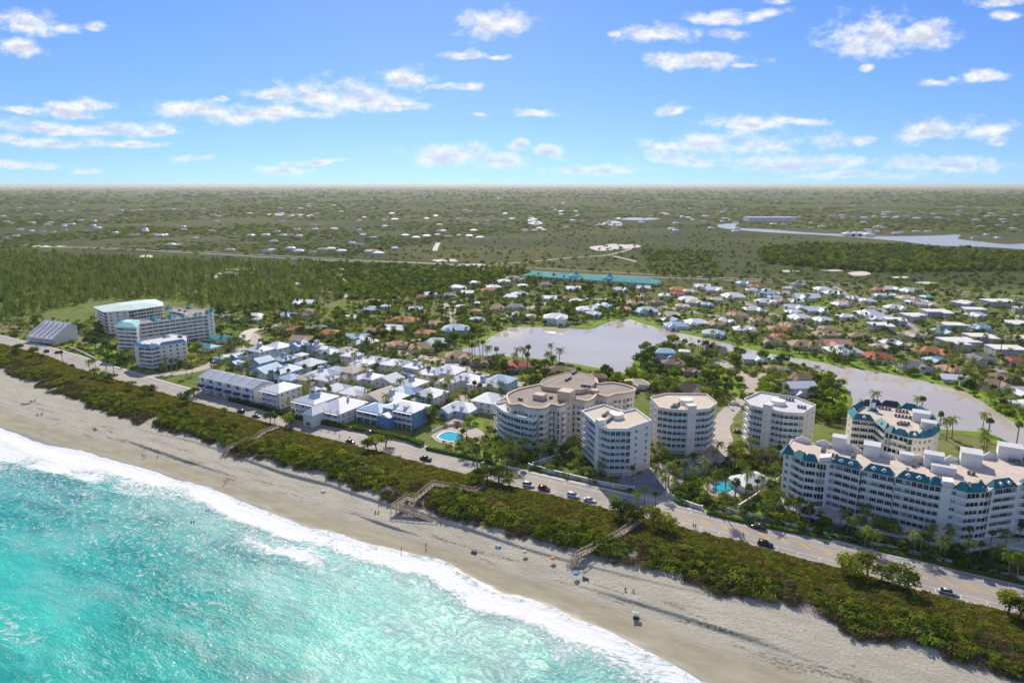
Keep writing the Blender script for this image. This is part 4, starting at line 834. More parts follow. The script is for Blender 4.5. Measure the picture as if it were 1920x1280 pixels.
# raised garden terrace with balustrade at its foot
TER = [Vector(G(a, b, 1.2)[:2]) for a, b in [(1462,938),(1472,955),(1500,966),(1560,980),(1640,998),(1720,1016),(1790,1030),(1812,1036),(1870,1025),(1960,1040),(2010,1050)]]
PART(MB().prism(ccw([p for p in TER]+[F[-1]+Vector((0, 3)), F[12]+Vector((0, 3)), F[4]+Vector((0, 3)), F[1]+Vector((-1, 3))]), -.1, 1.2), 'terrace', ['conc'], kind='structure')
bal = ROOT('balustrade', (TER[4].x, TER[4].y, 1.2), 'white balustrade edging the terrace of the long mansard block', 'balustrade')
_bp = MB().box(-.14, -.14, 0, .14, .14, 1.1).mesh('post', 'railw')
for a, b in zip(TER, TER[1:]):
    a = a-TER[4]; b = b-TER[4]; OB('railing', rail_mesh(a, b, 'railw', 1.0), bal); OB('post', _bp, bal, (a.x, a.y, 0), ARO)
# ------------------------------------------------------------------ rounded block behind it, same family
P6 = shape([(1590,770),(1600,786),(1640,790),(1660,806),(1672,812),(1700,820),(1730,822),(1748,818),(1762,806),(1752,782),(1725,768),(1690,762),(1650,757),(1610,757)], 18.2, 0)
r6, Q6, _, z6 = condo('apartment_block', 'rounded white block with teal roof and cupola at the lake edge', 'building', P6, 6, 2.72, 1.6, {0: 'W1', 1: 'B3', 2: 'B2', 3: 'W1', 4: 'B2', 5: 'W2', 6: 'W2', 7: 'W1', 8: 'W2'}, 'cream', 'railw', 'deckp', cap=.5, seed=9, clutter=8, parapet=.35)
for i in (0, 1, 2, 3, 4, 5, 6, 7, 8): mansard(r6, Q6[i], Q6[i+1], z6+.1, 2.2, 2.4, 1 if i in (1, 2, 5) else 0)
for i in (9, 10, 11, 12, 13): mansard(r6, Q6[i], Q6[(i+1)%14], z6+.1, 2.4, 2.6, 0, mat='rD' if i in (11, 12) else 'teal')
c6 = sum(P6, Vector((0, 0)))/len(P6)
for a in ((1728,772,6,5,3.6), (1742,790,5,4,2.8)): roofblock(r6, c6, *a, z6+.06)
p = Vector(G(1637,752,z6+4)[:2])-c6; pyramid(r6, p, 1.4, z6+3.8, 1.8, base=2.6); pyramid(r6, p, 2.6, z6+.1, 1.6)
# ------------------------------------------------------------------ left group
L1 = shape([(176,576),(222,570),(290,562),(304,568),(305,574),(250,582),(195,586)], 16.6, 0)
rl, Ql, _, zl = condo('apartment_block', 'white block with mint green hipped roof against the dark pine wood', 'building', L1, 6, 2.6, 1.0, {0: 'B2', 1: 'W3', 2: 'B4', 3: 'W3', 4: 'W2', 5: 'W3', 6: 'W3'}, 'white', 'railw', 'mint', cap=.4, seed=10, clutter=0, parapet=.2)
def hip(root, Q, z, h, mat, over=.7, name='roof', k=.42):
    O = inset(Q, -over); c = sum((Vector(q) for q in Q), Vector((0, 0)))/len(Q); I = [c+(Vector(q)-c)*k for q in Q]; n = len(Q)
    mb = MB(); mb.add([(*p, z) for p in O]+[(*p, z+h) for p in I], [(i, (i+1)%n, n+(i+1)%n, n+i) for i in range(n)]+[tuple(range(n, 2*n)), tuple(range(n-1, -1, -1))]); return PART(mb, name, [mat], root)
hip(rl, Ql, zl+.22, 2.4, 'mint')
def bar(px, z): return shape(px, z, 0)
L2 = shape([(216,614),(255,616),(262,608),(383,592),(400,588),(400,582),(372,580),(318,577),(316,583),(350,590),(345,594),(262,602),(228,603)], 18.8, 0)
def wallspec(P, facing):
    return facing
r2b, Q2b, _, z2b = condo('hotel', 'long white block with teal roof gables and many arched balconies, far up the beach', 'building', L2, 7, 2.55, 1.0, {0: 'B3', 1: 'P', 2: 'B12', 3: 'W1', 5: 'W2', 6: 'W3', 7: 'B3', 8: 'B3', 9: 'W2', 10: 'B4', 11: 'W3', 12: 'B2'}, 'white', 'railw', 'deckg', cap=.4, ins=1.3, seed=12, clutter=8, parapet=.5)
hip(r2b, inset([Q2b[i] for i in (0, 1, 11, 12)], .3), z2b+.55, 1.8, 'tealb', .9)
for t in (.18, .42, .62, .82): p = Vector(Q2b[2])*(1-t)+Vector(Q2b[3])*t; pyramid(r2b, p+Vector((1, 3)), 3.0, z2b+.5, 2.2, 'tealb', 4, 'roof_gable')
for i, k in ((3, .5), (4, .5), (6, .3), (7, .4), (7, .8), (10, .3), (10, .7)): p = Vector(Q2b[i])*(1-k)+Vector(Q2b[i+1])*k; pyramid(r2b, p*.985, 3.0, z2b+.5, 2.6, 'tealb', 4, 'roof_gable')
L3 = shape([(251,645),(262,651),(283,653),(300,649),(350,641),(349,630),(320,627),(300,634),(262,640)], 13.4, 0)
r3b, Q3b, _, z3b = condo('apartment_block', 'five-storey white block with blue-grey mansards behind roadside palms', 'building', L3, 5, 2.5, .8, {0: 'W1', 1: 'B2', 2: 'B2', 3: 'W4', 4: 'W2', 8: 'W2'}, 'white', 'railw', 'deckw', cap=.4, seed=13, clutter=2, parapet=.4)
for i in (0, 1, 2, 3, 8): mansard(r3b, Q3b[i], Q3b[(i+1)%9], z3b+.1, 1.9, 2.2, 0, mat='rB')
pyramid(r3b, Vector(Q3b[2])*.8, 2.6, z3b+.1, 2.8, 'rB'); pyramid(r3b, Vector(Q3b[6])*.6, 3, z3b+.2, 2.2, 'rB', 4)
# stepped sloping-roof house
def sloped():
    p = G(100, 628, 4); root = ROOT('terraced_house', (p.x, p.y, 0), 'grey building with a steep ribbed sloping roof in five steps beside the road', 'building', rz=ARO+R(8)); W2, D2 = 13.5, 9
    mb = MB(); mb.add([(-W2, -D2, 0), (W2, -D2, 0), (W2, D2, 0), (-W2, D2, 0), (-W2, -D2, 4.5), (W2, -D2, 4.5), (W2, D2, 10.5), (-W2, D2, 10.5), (W2, D2-4, 12.5), (-W2, D2-4, 12.5)], [(0,1,5,4), (1,2,6,8,5), (2,3,7,6), (3,0,4,9,7)]); PART(mb, 'wall', ['white'], root)
    mb = MB()
    PART(MB().add([(-W2-.5, -D2-.8, 4.2), (W2+.5, -D2-.8, 4.2), (W2+.5, D2-4, 12.8), (-W2-.5, D2-4, 12.8), (W2+.5, D2+.5, 10.4), (-W2-.5, D2+.5, 10.4)], [(0,1,2,3), (3,2,4,5)]), 'roof', ['trim'], root)
    OCC.extend([(p.x+dx, p.y+dy, 14.) for dx in (-8, 0, 8) for dy in (-6, 3)])
    for i in range(6):
        x = -W2+i*5.2; q = MB(); q.add([(x, -D2-.5, 4.4), (x+.6, -D2-.5, 4.4), (x+.6, D2-4, 14.0), (x, D2-4, 14.0), (x, -D2-.5, 5.2), (x+.6, -D2-.5, 5.2), (x, D2-4, 12.7), (x+.6, D2-4, 12.7)], [(0,1,7,6), (4,5,2,3), (4,3,6,0), (1,7,2,5), (0,1,5,4)]); PART(q, 'roof_fin', ['white'], root)
    for f in range(2):
        b = OB('balcony', MB().box(-W2, -D2-1.6, -.2, W2, -D2, 0).mesh('balcony', 'trim'), root, (0, 0, 1.2+f*2.4)); OB('railing', rail_mesh((-W2, -D2-1.5), (W2, -D2-1.5), 'railw', 1.), b)
        for i in range(5): WIN(root, -W2+2.7+i*5.3, -D2-.01, .2+f*2.3, 3.4, 1.9, 1, 0, 'slider')
sloped()
# ------------------------------------------------------------------ houses
HOUSES = []
def hiproof(mb, x0, y0, x1, y1, z, h, over=.6, kind='hip', m=0):
    x0 -= over; x1 += over; y0 -= over; y1 += over; w = x1-x0; d = y1-y0
    if kind == 'pyr' or abs(w-d) < .3 and kind == 'hip': V = [(x0,y0,z),(x1,y0,z),(x1,y1,z),(x0,y1,z),((x0+x1)/2,(y0+y1)/2,z+h)]; Fc = [(0,1,4),(1,2,4),(2,3,4),(3,0,4),(3,2,1,0)]
    elif kind == 'flat': V = [(x0,y0,z),(x1,y0,z),(x1,y1,z),(x0,y1,z),(x0,y0,z+.5),(x1,y0,z+.5),(x1,y1,z+.5),(x0,y1,z+.5)]; Fc = [(3,2,1,0),(4,5,6,7),(0,1,5,4),(1,2,6,5),(2,3,7,6),(3,0,4,7)]
    else:
        i = 0 if kind == 'gable' else min(w, d)/2*.98
        if w >= d: a, b = (x0+i, (y0+y1)/2, z+h), (x1-i, (y0+y1)/2, z+h); Fc = [(0,1,5,4),(1,2,5),(2,3,4,5),(3,0,4),(3,2,1,0)]
        else: a, b = ((x0+x1)/2, y0+i, z+h), ((x0+x1)/2, y1-i, z+h); Fc = [(0,1,4),(1,2,5,4),(2,3,5),(3,0,4,5),(3,2,1,0)]
        V = [(x0,y0,z),(x1,y0,z),(x1,y1,z),(x0,y1,z),a,b]
    mb.add(V, Fc, m)
def porch(root, x0, x1, y, floors, fh, dep=1.8, rail='railw', n=4):
    if ('pp', fh) not in _wm: _wm[('pp', fh)] = MB().box(-.13, -.13, 0, .13, .13, fh*floors).mesh('porch_post', 'trim')
    for i in range(n): OB('porch_post', _wm[('pp', fh)], root, (x0+.15+(x1-x0-.3)*i/(n-1), y-dep+.15, 0), 0, (1, 1, 1 if True else 1))
    for f in range(1, floors+1):
        b = OB('porch_deck', MB().box(x0, y-dep, -.22, x1, y, 0).mesh('porch_deck', 'trim'), root, (0, 0, f*fh-.02))
        if f < floors: OB('railing', rail_mesh((x0, y-dep+.08), (x1, y-dep+.08), rail, .95), b)
def house(px, py, w, d, fl, kind, wall, roof, label, group, ang=None, cup=0, por=0, wing=0, fh=2.75, win=1, rh=None, name='house', dorm=0, chim=0, zref=None):
    ang = ARO if ang is None else ang; H_ = fl*fh+.3; rh = rh if rh is not None else (.5 if kind == 'flat' else min(w, d)*.23); p = G(px, py, H_+rh*.5 if zref is None else zref)
    root = ROOT(name, (p.x, p.y, 0), label, 'house', group, ang); rr = random.Random(int(px*31+py)); OCC.append((p.x, p.y, max(w, d)*.56)); HOUSES.append(root)
    x, y = w/2, d/2; mb = MB(); mb.box(-x, -y, -.1, x, y, H_); rf = MB(); hiproof(rf, -x, -y, x, y, H_+.005, rh, kind=kind, over=.25 if kind == 'flat' else .6)
    if kind == 'gable':
        if w >= d: mb.add([(-x, -y, H_), (-x, y, H_), (-x, 0, H_+rh*.9)], [(0, 2, 1)]); mb.add([(x, -y, H_), (x, y, H_), (x, 0, H_+rh*.9)], [(0, 1, 2)])
        else: mb.add([(-x, -y, H_), (x, -y, H_), (0, -y, H_+rh*.9)], [(0, 1, 2)]); mb.add([(-x, y, H_), (x, y, H_), (0, y, H_+rh*.9)], [(0, 2, 1)])
    if wing:
        s = 1 if wing > 0 else -1; wx = s*x*.45; ww = w*.36; wd = d*.42; hz = H_ if fl == 1 else H_-(fh if abs(wing) == 2 else 0); q = wx-ww/2
        mb.box(q, -y-wd, -.1, q+ww, -y+.5, hz-.04); hiproof(rf, q, -y-wd, q+ww, min(y*.3, -y+ww), hz+.02-.04, rh*.75, kind='gable' if abs(wing) == 2 else kind if kind != 'pyr' else 'hip', over=.5)
        if abs(wing) == 2: mb.add([(q, -y-wd, hz-.04), (q+ww, -y-wd, hz-.04), (q+ww/2, -y-wd, hz-.04+rh*.62)], [(0, 1, 2)])
        if win: WIN(root, wx, -y-wd-.01, .3, min(3, ww*.55), 2.0, 1, 0, 'slider', 'garage_door' if rr.random() < .3 else 'window')
    PART(mb, 'wall', [wall], root); ro = PART(rf, 'roof', [roof], root)
    if cup:
        c = MB(); z = H_+rh; c.box(-1.2*cup, -1.2*cup, z-1.0, 1.2*cup, 1.2*cup, z+.9*cup, 1); hiproof(c, -1.2*cup, -1.2*cup, 1.2*cup, 1.2*cup, z+.9*cup+.004, 1.0*cup, .3, 'pyr'); co = PART(c, 'cupola', [roof, 'trim'], ro)
        for a in range(4): ca, sa = math.cos(a*math.pi/2), math.sin(a*math.pi/2); OB('cupola_window', window_mesh('slider'), ro, (sa*1.215*cup, -ca*1.215*cup, z-.1), a*math.pi/2, (1.8*cup, 1, .8*cup))
    if chim:
        OB('chimney', _wm.setdefault('chim', MB().box(-.5, -.4, -1.5, .5, .4, 1.2).mesh('chimney', 'trim')), ro, (x*.3, y*.2, H_+rh*.8))
    if dorm:
        for j in range(dorm): OB('dormer', _wm.setdefault('hdorm', (lambda m: (m.box(-.8, -.1, 0, .8, 2.2, 1.1, 1), hiproof(m, -.8, -.1, .8, 2.2, 1.104, .7, .2, 'gable'), m)[2])(MB()).mesh('dormer', ['rW', 'trim'])), ro, (-x+(j+1)*w/(dorm+1), -y*.75, H_+rh*.15))
    if por: porch(root, -x if por != 2 else -x*.2, x, -y, fl, fh, n=max(3, int(w/3.2)))
    if win:
        for f in range(fl):
            z = f*fh+.75
            for (ax, ay, ex, ey, L) in ((0, -y, 1, 0, w), (x, 0, 0, 1, d), (-x, 0, 0, -1, d), (0, y, -1, 0, w)):
                k = max(1, int(L/(3.6 if fl > 1 else 5))) if win == 1 else max(1, int(L/7))
                if ey == 0 and ax == 0 and ay > 0: k = 0
                for j in range(k):
                    t = (j+.5)/k-.5; bx, by = ax+ex*t*L+ey*.012, ay+ey*t*L-ex*.012
                    if wing and ay < 0 and ex == 1 and abs(bx-wx) < ww/2+.6 and (f == 0 or hz >= (f+.6)*fh): continue
                    WIN(root, bx, by, z if not (por and ay < 0) else z-.55, 1.2 if not (por and ay < 0) else 2.2, 1.35 if not (por and ay < 0) else 2.05, ex, ey, rr.choice(('pair', 'single')) if not (por and ay < 0) else 'slider')
    return root
ROOFW = {'W': 'white metal-roofed', 'B': 'blue-roofed', 'S': 'silver-roofed', 'C': 'cream-roofed', 'R': 'red-roofed', 'O': 'orange-roofed', 'P': 'salmon-roofed', 'T': 'tan-roofed', 'N': 'brown-roofed', 'G': 'grey-roofed', 'D': 'slate-roofed', 'K': 'charcoal-roofed', 'A': 'aqua-roofed', 'w': 'flat white-roofed'}
# front row on the ocean road
def rowhouses():
    a = G(377, 733); b = G(478, 758); d = Vector((b-a)[:2]); L = d.length; m = (a+b)/2; ang = math.atan2(d.y, d.x); n = 6; u = L/n
    off = Vector((-d.y, d.x)).normalized()*6.5
    root = ROOT('terraced_houses', (m.x+off.x, m.y+off.y, 0), 'row of white three-storey terraced houses with navy awnings facing the ocean', 'house', None, ang); OCC.extend([(m.x+off.x+math.cos(ang)*t, m.y+off.y+math.sin(ang)*t, 9) for t in (-L*.4, -L*.15, L*.15, L*.4)])
    mb = MB().box(-L/2, -6.5, -.1, L/2, 6.5, 8.4); PART(mb, 'wall', ['white'], root)
    for i in range(n):
        x0 = -L/2+i*u; x1 = x0+u; rf = MB(); hiproof(rf, x0+.05, -6.5, x1-.05, 6.5, 8.41, 2.6, .55, 'gable'); PART(MB().add([(x0+.05, -7.2, 8.3), (x1-.05, -7.2, 8.3), (x1-.05, 0, 11.0), (x0+.05, 0, 11.0), (x0+.05, 7.2, 8.3), (x1-.05, 7.2, 8.3)], [(0,1,2,3), (3,2,5,4), (4,5,1,0), (0,3,4), (1,5,2)]), 'roof', ['rS'], root)
        PART(MB().add([(x0-.18, -7.4, 8.3), (x0+.18, -7.4, 8.3), (x0+.18, 0, 11.3), (x0-.18, 0, 11.3), (x0-.18, 7.4, 8.3), (x0+.18, 7.4, 8.3), (x0-.18, -7.4, 7.6), (x0+.18, -7.4, 7.6)], [(0,1,2,3), (3,2,5,4), (6,7,1,0), (0,3,4), (1,5,2)]), 'party_wall', ['trim'], root)
        for f in range(3):
            for j in (.3, .7): WIN(root, x0+u*j, -6.515, f*2.75+.3, u*.3, 2.05, 1, 0, 'slider')
            if f: bo = OB('balcony', MB().box(x0+.2, -8.2, -.2, x1-.2, -6.5, 0).mesh('balcony', 'trim'), root, (0, 0, f*2.75)); OB('railing', rail_mesh((x0+.2, -8.1), (x1-.2, -8.1), 'railw', .95), bo)
            for j in (.06, .94): OB('porch_post', _wm.setdefault('rp', MB().box(-.2, -.2, 0, .2, .2, 8.3).mesh('porch_post', 'trim')), root, (x0+u*j, -8.05, 0)) if f == 0 else None
        for zz in (4.9,): PART(MB().add([(x0+u*.15, -8.2, zz), (x0+u*.85, -8.2, zz), (x0+u*.85, -9.4, zz-.8), (x0+u*.15, -9.4, zz-.8), (x0+u*.15, -9.4, zz-1.1), (x0+u*.85, -9.4, zz-1.1)], [(0,3,2,1), (3,4,5,2), (0,4,3), (1,2,5)]), 'awning', ['awn'], root)
    for f in range(3):
        for j in (-3, 0.5, 4): WIN(root, L/2+.012, j, f*2.75+.8, 1.0, 1.4, 0, 1, 'single')
rowhouses()
V = 'houses of the seaside village'
house(527, 722, 13, 15, 3, 'hip', 'white', 'rW', 'square white three-storey house with a tiled porch beside the terraced row', V, por=1, rh=2.4)
house(592, 740, 14, 16, 3, 'hip', 'white', 'rW', 'white house with a glazed cupola on the ocean road', V, cup=1.5, por=1)
house(640, 752, 17, 20, 2, 'hip', 'white', 'rW', 'wide white house with two-storey porches on the ocean road', V, por=1, wing=-1, chim=1)
house(762, 757, 18, 13, 3, 'hip', 'blue', 'rW', 'bright blue three-storey house on the ocean road', V, por=2, wing=-2, rh=2.0, fh=2.55, dorm=2)
house(707, 760, 13, 12, 2, 'hip', 'blue', 'rB', 'lower blue house with arched front left of the bright blue house', V, por=1, rh=2.0, fh=2.7)
house(735, 738, 12, 12, 2, 'hip', 'white', 'rW', 'white house tucked behind the bright blue house', V, cup=.9)
VIL = '418,666,9,p,aqua,B,1;447,664,9,g,aqua,B,1;445,677,8,g,aqua,B,1;487,650,15,h,white,W,3c;522,644,15,h,white,W,3;560,643,11,g,aqua,B,3c;594,643,7,p,white,W,3c;605,650,12,h,white,W,2;618,656,12,h,aqua,B,2;648,653,13,h,cream,C,2;490,672,12,g,aqua,B,2;533,668,13,h,aqua,B,2c;500,688,16,g,aqua,B,2;540,686,15,h,aqua,B,2;583,675,15,h,white,W,2;565,662,7,p,white,W,2;602,694,13,h,cream,W,2c;575,703,12,h,cream,C,2;612,704,11,h,white,W,2;630,689,12,h,aqua,B,2;660,688,14,h,cream,C,2;680,676,13,h,white,W,2;712,672,13,g,white,W,2;738,676,13,h,white,W,2;780,681,13,h,cream,W,2c;693,701,13,h,white,W,2c;730,706,13,g,white,W,2;768,694,8,p,aqua,B,1;808,692,14,h,white,W,2;772,712,14,h,white,W,2c;755,728,15,h,aqua,B,2;630,722,13,h,white,W,2;665,728,14,h,cream,W,2;712,736,18,g,cream,C,2;808,731,14,h,cream,W,2;843,688,17,h,white,W,2;876,703,14,h,white,W,2;906,712,14,h,white,W,2c;941,706,15,h,aqua,B,2;917,741,16,h,white,W,2;866,757,17,h,aqua,W,1;690,636,14,h,greyw,S,1;465,660,8,p,aqua,B,1;660,661,12,h,white,W,2;545,703,11,h,aqua,B,2;835,712,10,h,white,W,2'
for q in VIL.split(';'):
    x, y, w, k, wl, rf, e = q.split(','); w = float(w)*.9; fl = int(e[0]); rr = random.Random(q); kd = {'h': 'hip', 'g': 'gable', 'p': 'pyr'}[k]
    house(float(x), float(y), w, w*rr.uniform(.8, 1.05) if k != 'p' else w, fl, kd, wl, 'r'+rf, ROOFW[rf]+' %s-storey village house with %s' % ({1: 'one', 2: 'two', 3: 'three'}[fl], 'a rooftop cupola' if 'c' in e else {'h': 'a hipped roof', 'g': 'a gabled roof', 'p': 'a pyramid roof'}[k]), V, ang=ARO+rr.choice((0, math.pi/2, math.pi/2))+R(rr.uniform(-4, 4)), cup=1.0 if 'c' in e else 0, wing=rr.choice((0, 1, -1, 2, -2)) if k != 'p' else 0, fh=2.6, dorm=rr.choice((0, 0, 2)) if k == 'h' else 0)
SUB = {
 'lakeshore': ('beside the lake', '555,614,46,R;620,620,48,O;572,580,38,G;482,596,20,C;522,609,22,C;722,572,22,B;660,592,28,W;745,641,44,P;792,645,58,T;860,662,60,T;905,672,54,N;975,678,62,R;1050,690,70,N;1120,702,42,N;840,551,36,G;877,546,28,W;917,541,34,O;957,553,32,W;980,533,22,W;1025,530,24,G;1075,538,32,W;1030,556,34,W;1067,556,28,N;792,554,26,R;757,560,26,N;967,571,38,G;970,588,22,B;994,590,24,W;1042,590,52,W2;1097,576,40,W;1112,585,36,A;1170,576,30,P;780,576,30,B;865,572,22,W;892,566,18,W;892,580,22,P;895,596,38,B;757,596,62,O;855,611,60,B2;797,620,44,O;425,590,26,G'),
 'peninsula': ('on the green peninsula in the lake', '1245,655,46,B2;1284,656,24,W2;1342,650,48,D;1262,676,50,N;1295,691,36,N;1325,696,42,D;1412,667,46,W;1452,669,30,A;1450,686,40,T;1500,703,60,N;1500,718,62,W2;1195,713,54,C;1290,724,90,K'),
 'canal': ('along the far bank of the canal', '1505,640,64,T;1582,651,74,W;1647,663,60,R;1712,681,66,G;1785,686,64,P;1462,627,36,O;1397,613,50,W;1345,603,44,T;1305,600,50,W;1255,586,46,C;1212,578,52,B;1110,574,24,W;1880,701,58,N;1912,728,64,W;1745,653,68,O;1835,665,58,G;1900,671,40,R'),
 'inland': ('in the inland streets behind the lake', '1270,548,30,R;1247,551,28,W;1207,553,28,P;1232,563,30,N;1382,586,46,T;1412,576,44,W;1280,571,30,C;1325,568,26,B;1375,551,50,W;1410,541,26,W;1440,542,24,W;1435,562,44,W;1425,596,44,P;1480,538,24,W;1562,546,40,W;1512,553,52,W;1492,562,32,W;1527,577,48,W;1575,567,34,W;1602,556,30,W;1627,561,34,W;1647,551,28,W;1680,573,46,W;1630,583,54,W;1587,590,36,W;1500,591,50,W;1445,563,26,W;1485,606,54,T;1550,612,34,T;1610,626,44,T;1672,638,48,S;1732,563,24,W;1707,563,22,W;1737,554,24,A'),
 'flats': ('in the grid of flat-roofed homes', '1650,607,48,w;1677,597,44,w;1712,589,46,w;1755,582,54,w;1785,607,52,w;1797,637,76,w;1837,628,58,w;1887,651,70,w;1805,566,40,w;1825,578,46,w;1872,563,62,w;1905,603,50,w;1912,576,24,w;1918,593,24,w;1930,632,50,w;1960,610,50,w')}
for zone, (where, dat) in SUB.items():
    for q in dat.split(';'):
        x, y, wp, c = q.split(','); x = float(x); y = float(y); two = c.endswith('2'); c = c[0]; p = G(x, y, 3); w = float(wp)*p.y/FPX*.94; rr = random.Random(q)
        fl = 2 if (two or c == 'w') else 1; wl = {'W': 'white', 'w': 'greyw', 'B': 'aqua', 'A': 'aqua', 'G': 'white', 'D': 'white', 'S': 'aqua', 'K': 'tanw', 'N': 'tanw'}.get(c, 'cream')
        house(x, y, w*.86, min(w*.62, 17), fl, 'flat' if c == 'w' else rr.choice(('hip', 'hip', 'gable')) if c in 'WB' else 'hip', wl, 'r'+c, '%s %shouse %s' % (ROOFW[c], 'two-storey ' if two else '', where), 'houses '+where, ang=R(rr.uniform(-14, 4)), wing=rr.choice((1, -1, 2, -2)) if c != 'w' else rr.choice((0, 1, -1)), fh=2.6 if c != 'w' else 2.2, win=2)
UNIQ(HOUSES, 40)
# far roofs
FAR = []; fr = random.Random(5)
FXY = [(a, b) for a, b in [(985,433),(1002,432),(1020,431),(1012,428),(660,455),(672,458),(690,471),(700,470),(710,474),(640,470),(620,466),(605,467),(585,472),(560,442),(530,441),(535,440),(545,440),(513,452),(470,441),(498,440),(80,434),(100,435),(60,433),(30,442),(12,415),(20,418),(290,440),(300,441),(310,440),(245,440),(255,439),(215,436),(183,427),(270,423),(120,424),(135,420),(88,421),(10,445),(365,446),(330,459),(320,458),(510,468),(500,470),(545,465),(560,470),(740,465),(432,468),(1405,410),(1370,412),(1355,415),(1520,418),(1540,424),(1560,405),(1580,408),(1600,407),(1620,408),(1640,406),(1660,407),(1680,408),(1700,405),(1720,409),(1760,408),(1780,412),(1520,428),(1610,436),(1630,435),(1645,434),(1680,437),(1690,436),(1740,434),(1830,445),(1850,440),(1870,446),(1840,424),(1900,428),(1880,412),(1300,412),(1320,415),(1290,408),(1380,416),(1450,420),(1470,421),(900,445),(880,442),(860,441),(840,443),(820,440),(800,442),(780,445),(760,441),(700,445),(680,440),(720,412),(740,411),(880,396),(900,397),(940,412),(960,410),(860,410),(1050,397),(1080,396),(1180,391),(1200,390),(1240,375),(1220,374),(1130,412),(1160,410),(1220,405),(1250,402),(1280,406)]]
fr.shuffle(FXY); NF = 55
for _ in range(170): FXY.append((fr.uniform(0, 1920), 358+76*fr.random()**.8))
FWM, FRM = MB(), MB()
for i, (x, y) in enumerate(FXY):
    p = G(x, y, 3); w = fr.uniform(11, 18)*(1 if p.y < 2200 else 1.35); c = fr.choice('WWWWWwCPTSG'); dim = {'w': 'greyw'}.get(c, 'white')
    OCC.append((p.x, p.y, w*.6))
    if i >= NF:
        FWM.box(p.x-w/2, p.y-w*.3, -.1, p.x+w/2, p.y+w*.3, 3.4); hiproof(FRM, p.x-w/2, p.y-w*.3, p.x+w/2, p.y+w*.3, 3.41, 2.4, kind='hip', m=i % 4); continue
    root = ROOT('house', (p.x, p.y, 0), '%s house among the distant trees' % ROOFW[c], 'house', 'distant houses', R(fr.uniform(-30, 20))); mb = MB().box(-w/2, -w*.3, -.1, w/2, w*.3, 3.4); rf = MB(); hiproof(rf, -w/2, -w*.3, w/2, w*.3, 3.41, 2.4, kind='flat' if c == 'w' else 'hip')
    PART(mb, 'wall', [dim], root); PART(rf, 'roof', ['r'+c], root); FAR.append(root)
UNIQ(FAR, 40)
FR_ = OB('far_rooftops', None, kind='stuff', label='specks of roofs scattered through the woodland towards the horizon', cat='rooftops'); PART(FWM, 'wall', ['white'], FR_); PART(FRM, 'roof', ['rW', 'rC', 'rS', 'rP'], FR_)
# long turquoise-roofed school by the highway
def school():
    a = G(985, 512, 5); b = G(1235, 527, 5); d = Vector((b-a)[:2]); L = d.length; ang = math.atan2(d.y, d.x); m = (a+b)/2; root = ROOT('school', (m.x, m.y, 0), 'long low building with turquoise hipped roofs by the highway', 'building', None, ang)
    OCC.extend([(m.x+math.cos(ang)*t, m.y+math.sin(ang)*t, 18) for t in np.linspace(-L/2, L/2, 12)])
    for i, (t0, t1, dp, h) in enumerate(((0, .20, 26, 5), (.205, .42, 24, 4.5), (.425, .66, 25, 4.5), (.665, 1, 22, 4.5))):
        x0, x1 = -L/2+L*t0, -L/2+L*t1; PART(MB().box(x0+.5, -dp/2, -.1, x1-.5, dp/2, 3.6), 'wall', ['white'], root); rf = MB(); hiproof(rf, x0+.5, -dp/2, x1-.5, dp/2, 3.61, h, 1.2, 'hip'); PART(rf, 'roof', ['tealb' if False else 'schoolr'], root)
        n = int((x1-x0)/9)
        for j in range(n): WIN(root, x0+(j+.5)*(x1-x0)/n, -dp/2-.01, .9, 3, 1.6, 1, 0, 'slider')
    for t in (.40, .65): pyramid(root, (-L/2+L*t, 0), 11, 5.5, 4.6, MT['schoolr'], 8, 'raised_roof', base=2); pyramid(root, (-L/2+L*t, 0), 2.4, 10.2, 2, MT['schoolr'], 8, 'lantern', base=1.2)
MT['schoolr'] = SEAM('turquoise_school_roof', (.03, .36, .35), .85)
school()
# teal-roofed pavilions beside the hotel, garages
house(407, 631, 9, 7, 1, 'gable', 'white', 'tealb', 'small teal-roofed pavilion nearest the hotel', None, fh=3, win=1); house(434, 632, 14, 8, 1, 'gable', 'white', 'tealb', 'larger teal-roofed pavilion in front of the sandy lane', None, fh=3, win=1)
house(385, 645, 20, 8, 1, 'hip', 'white', 'tealb', 'low teal-roofed lobby at the foot of the hotel', None, fh=3, win=1)
# big white sheds across the river
house(1443, 407, 150, 50, 2, 'flat', 'white', 'rS', 'huge pale blue-roofed shed beyond the river', None, ang=R(2), fh=6, win=0, name='warehouse')
for (x, y) in ((1590, 436), (1604, 436), (1617, 436), (1628, 437)): house(x, y, 22, 18, 2, 'pyr', 'white', 'rW', 'white riverside house in the row of four', 'riverside houses', ang=0, win=0)
UNIQ([o for o in HOUSES if 'riverside' in o['label']])
# pool bath house in the court, two pools
house(1408, 893, 13, 9, 1, 'hip', 'cream', 'rW', 'pale-roofed pool pavilion in the tower garden', None, fh=2.8, win=1, ang=ARO+R(52))
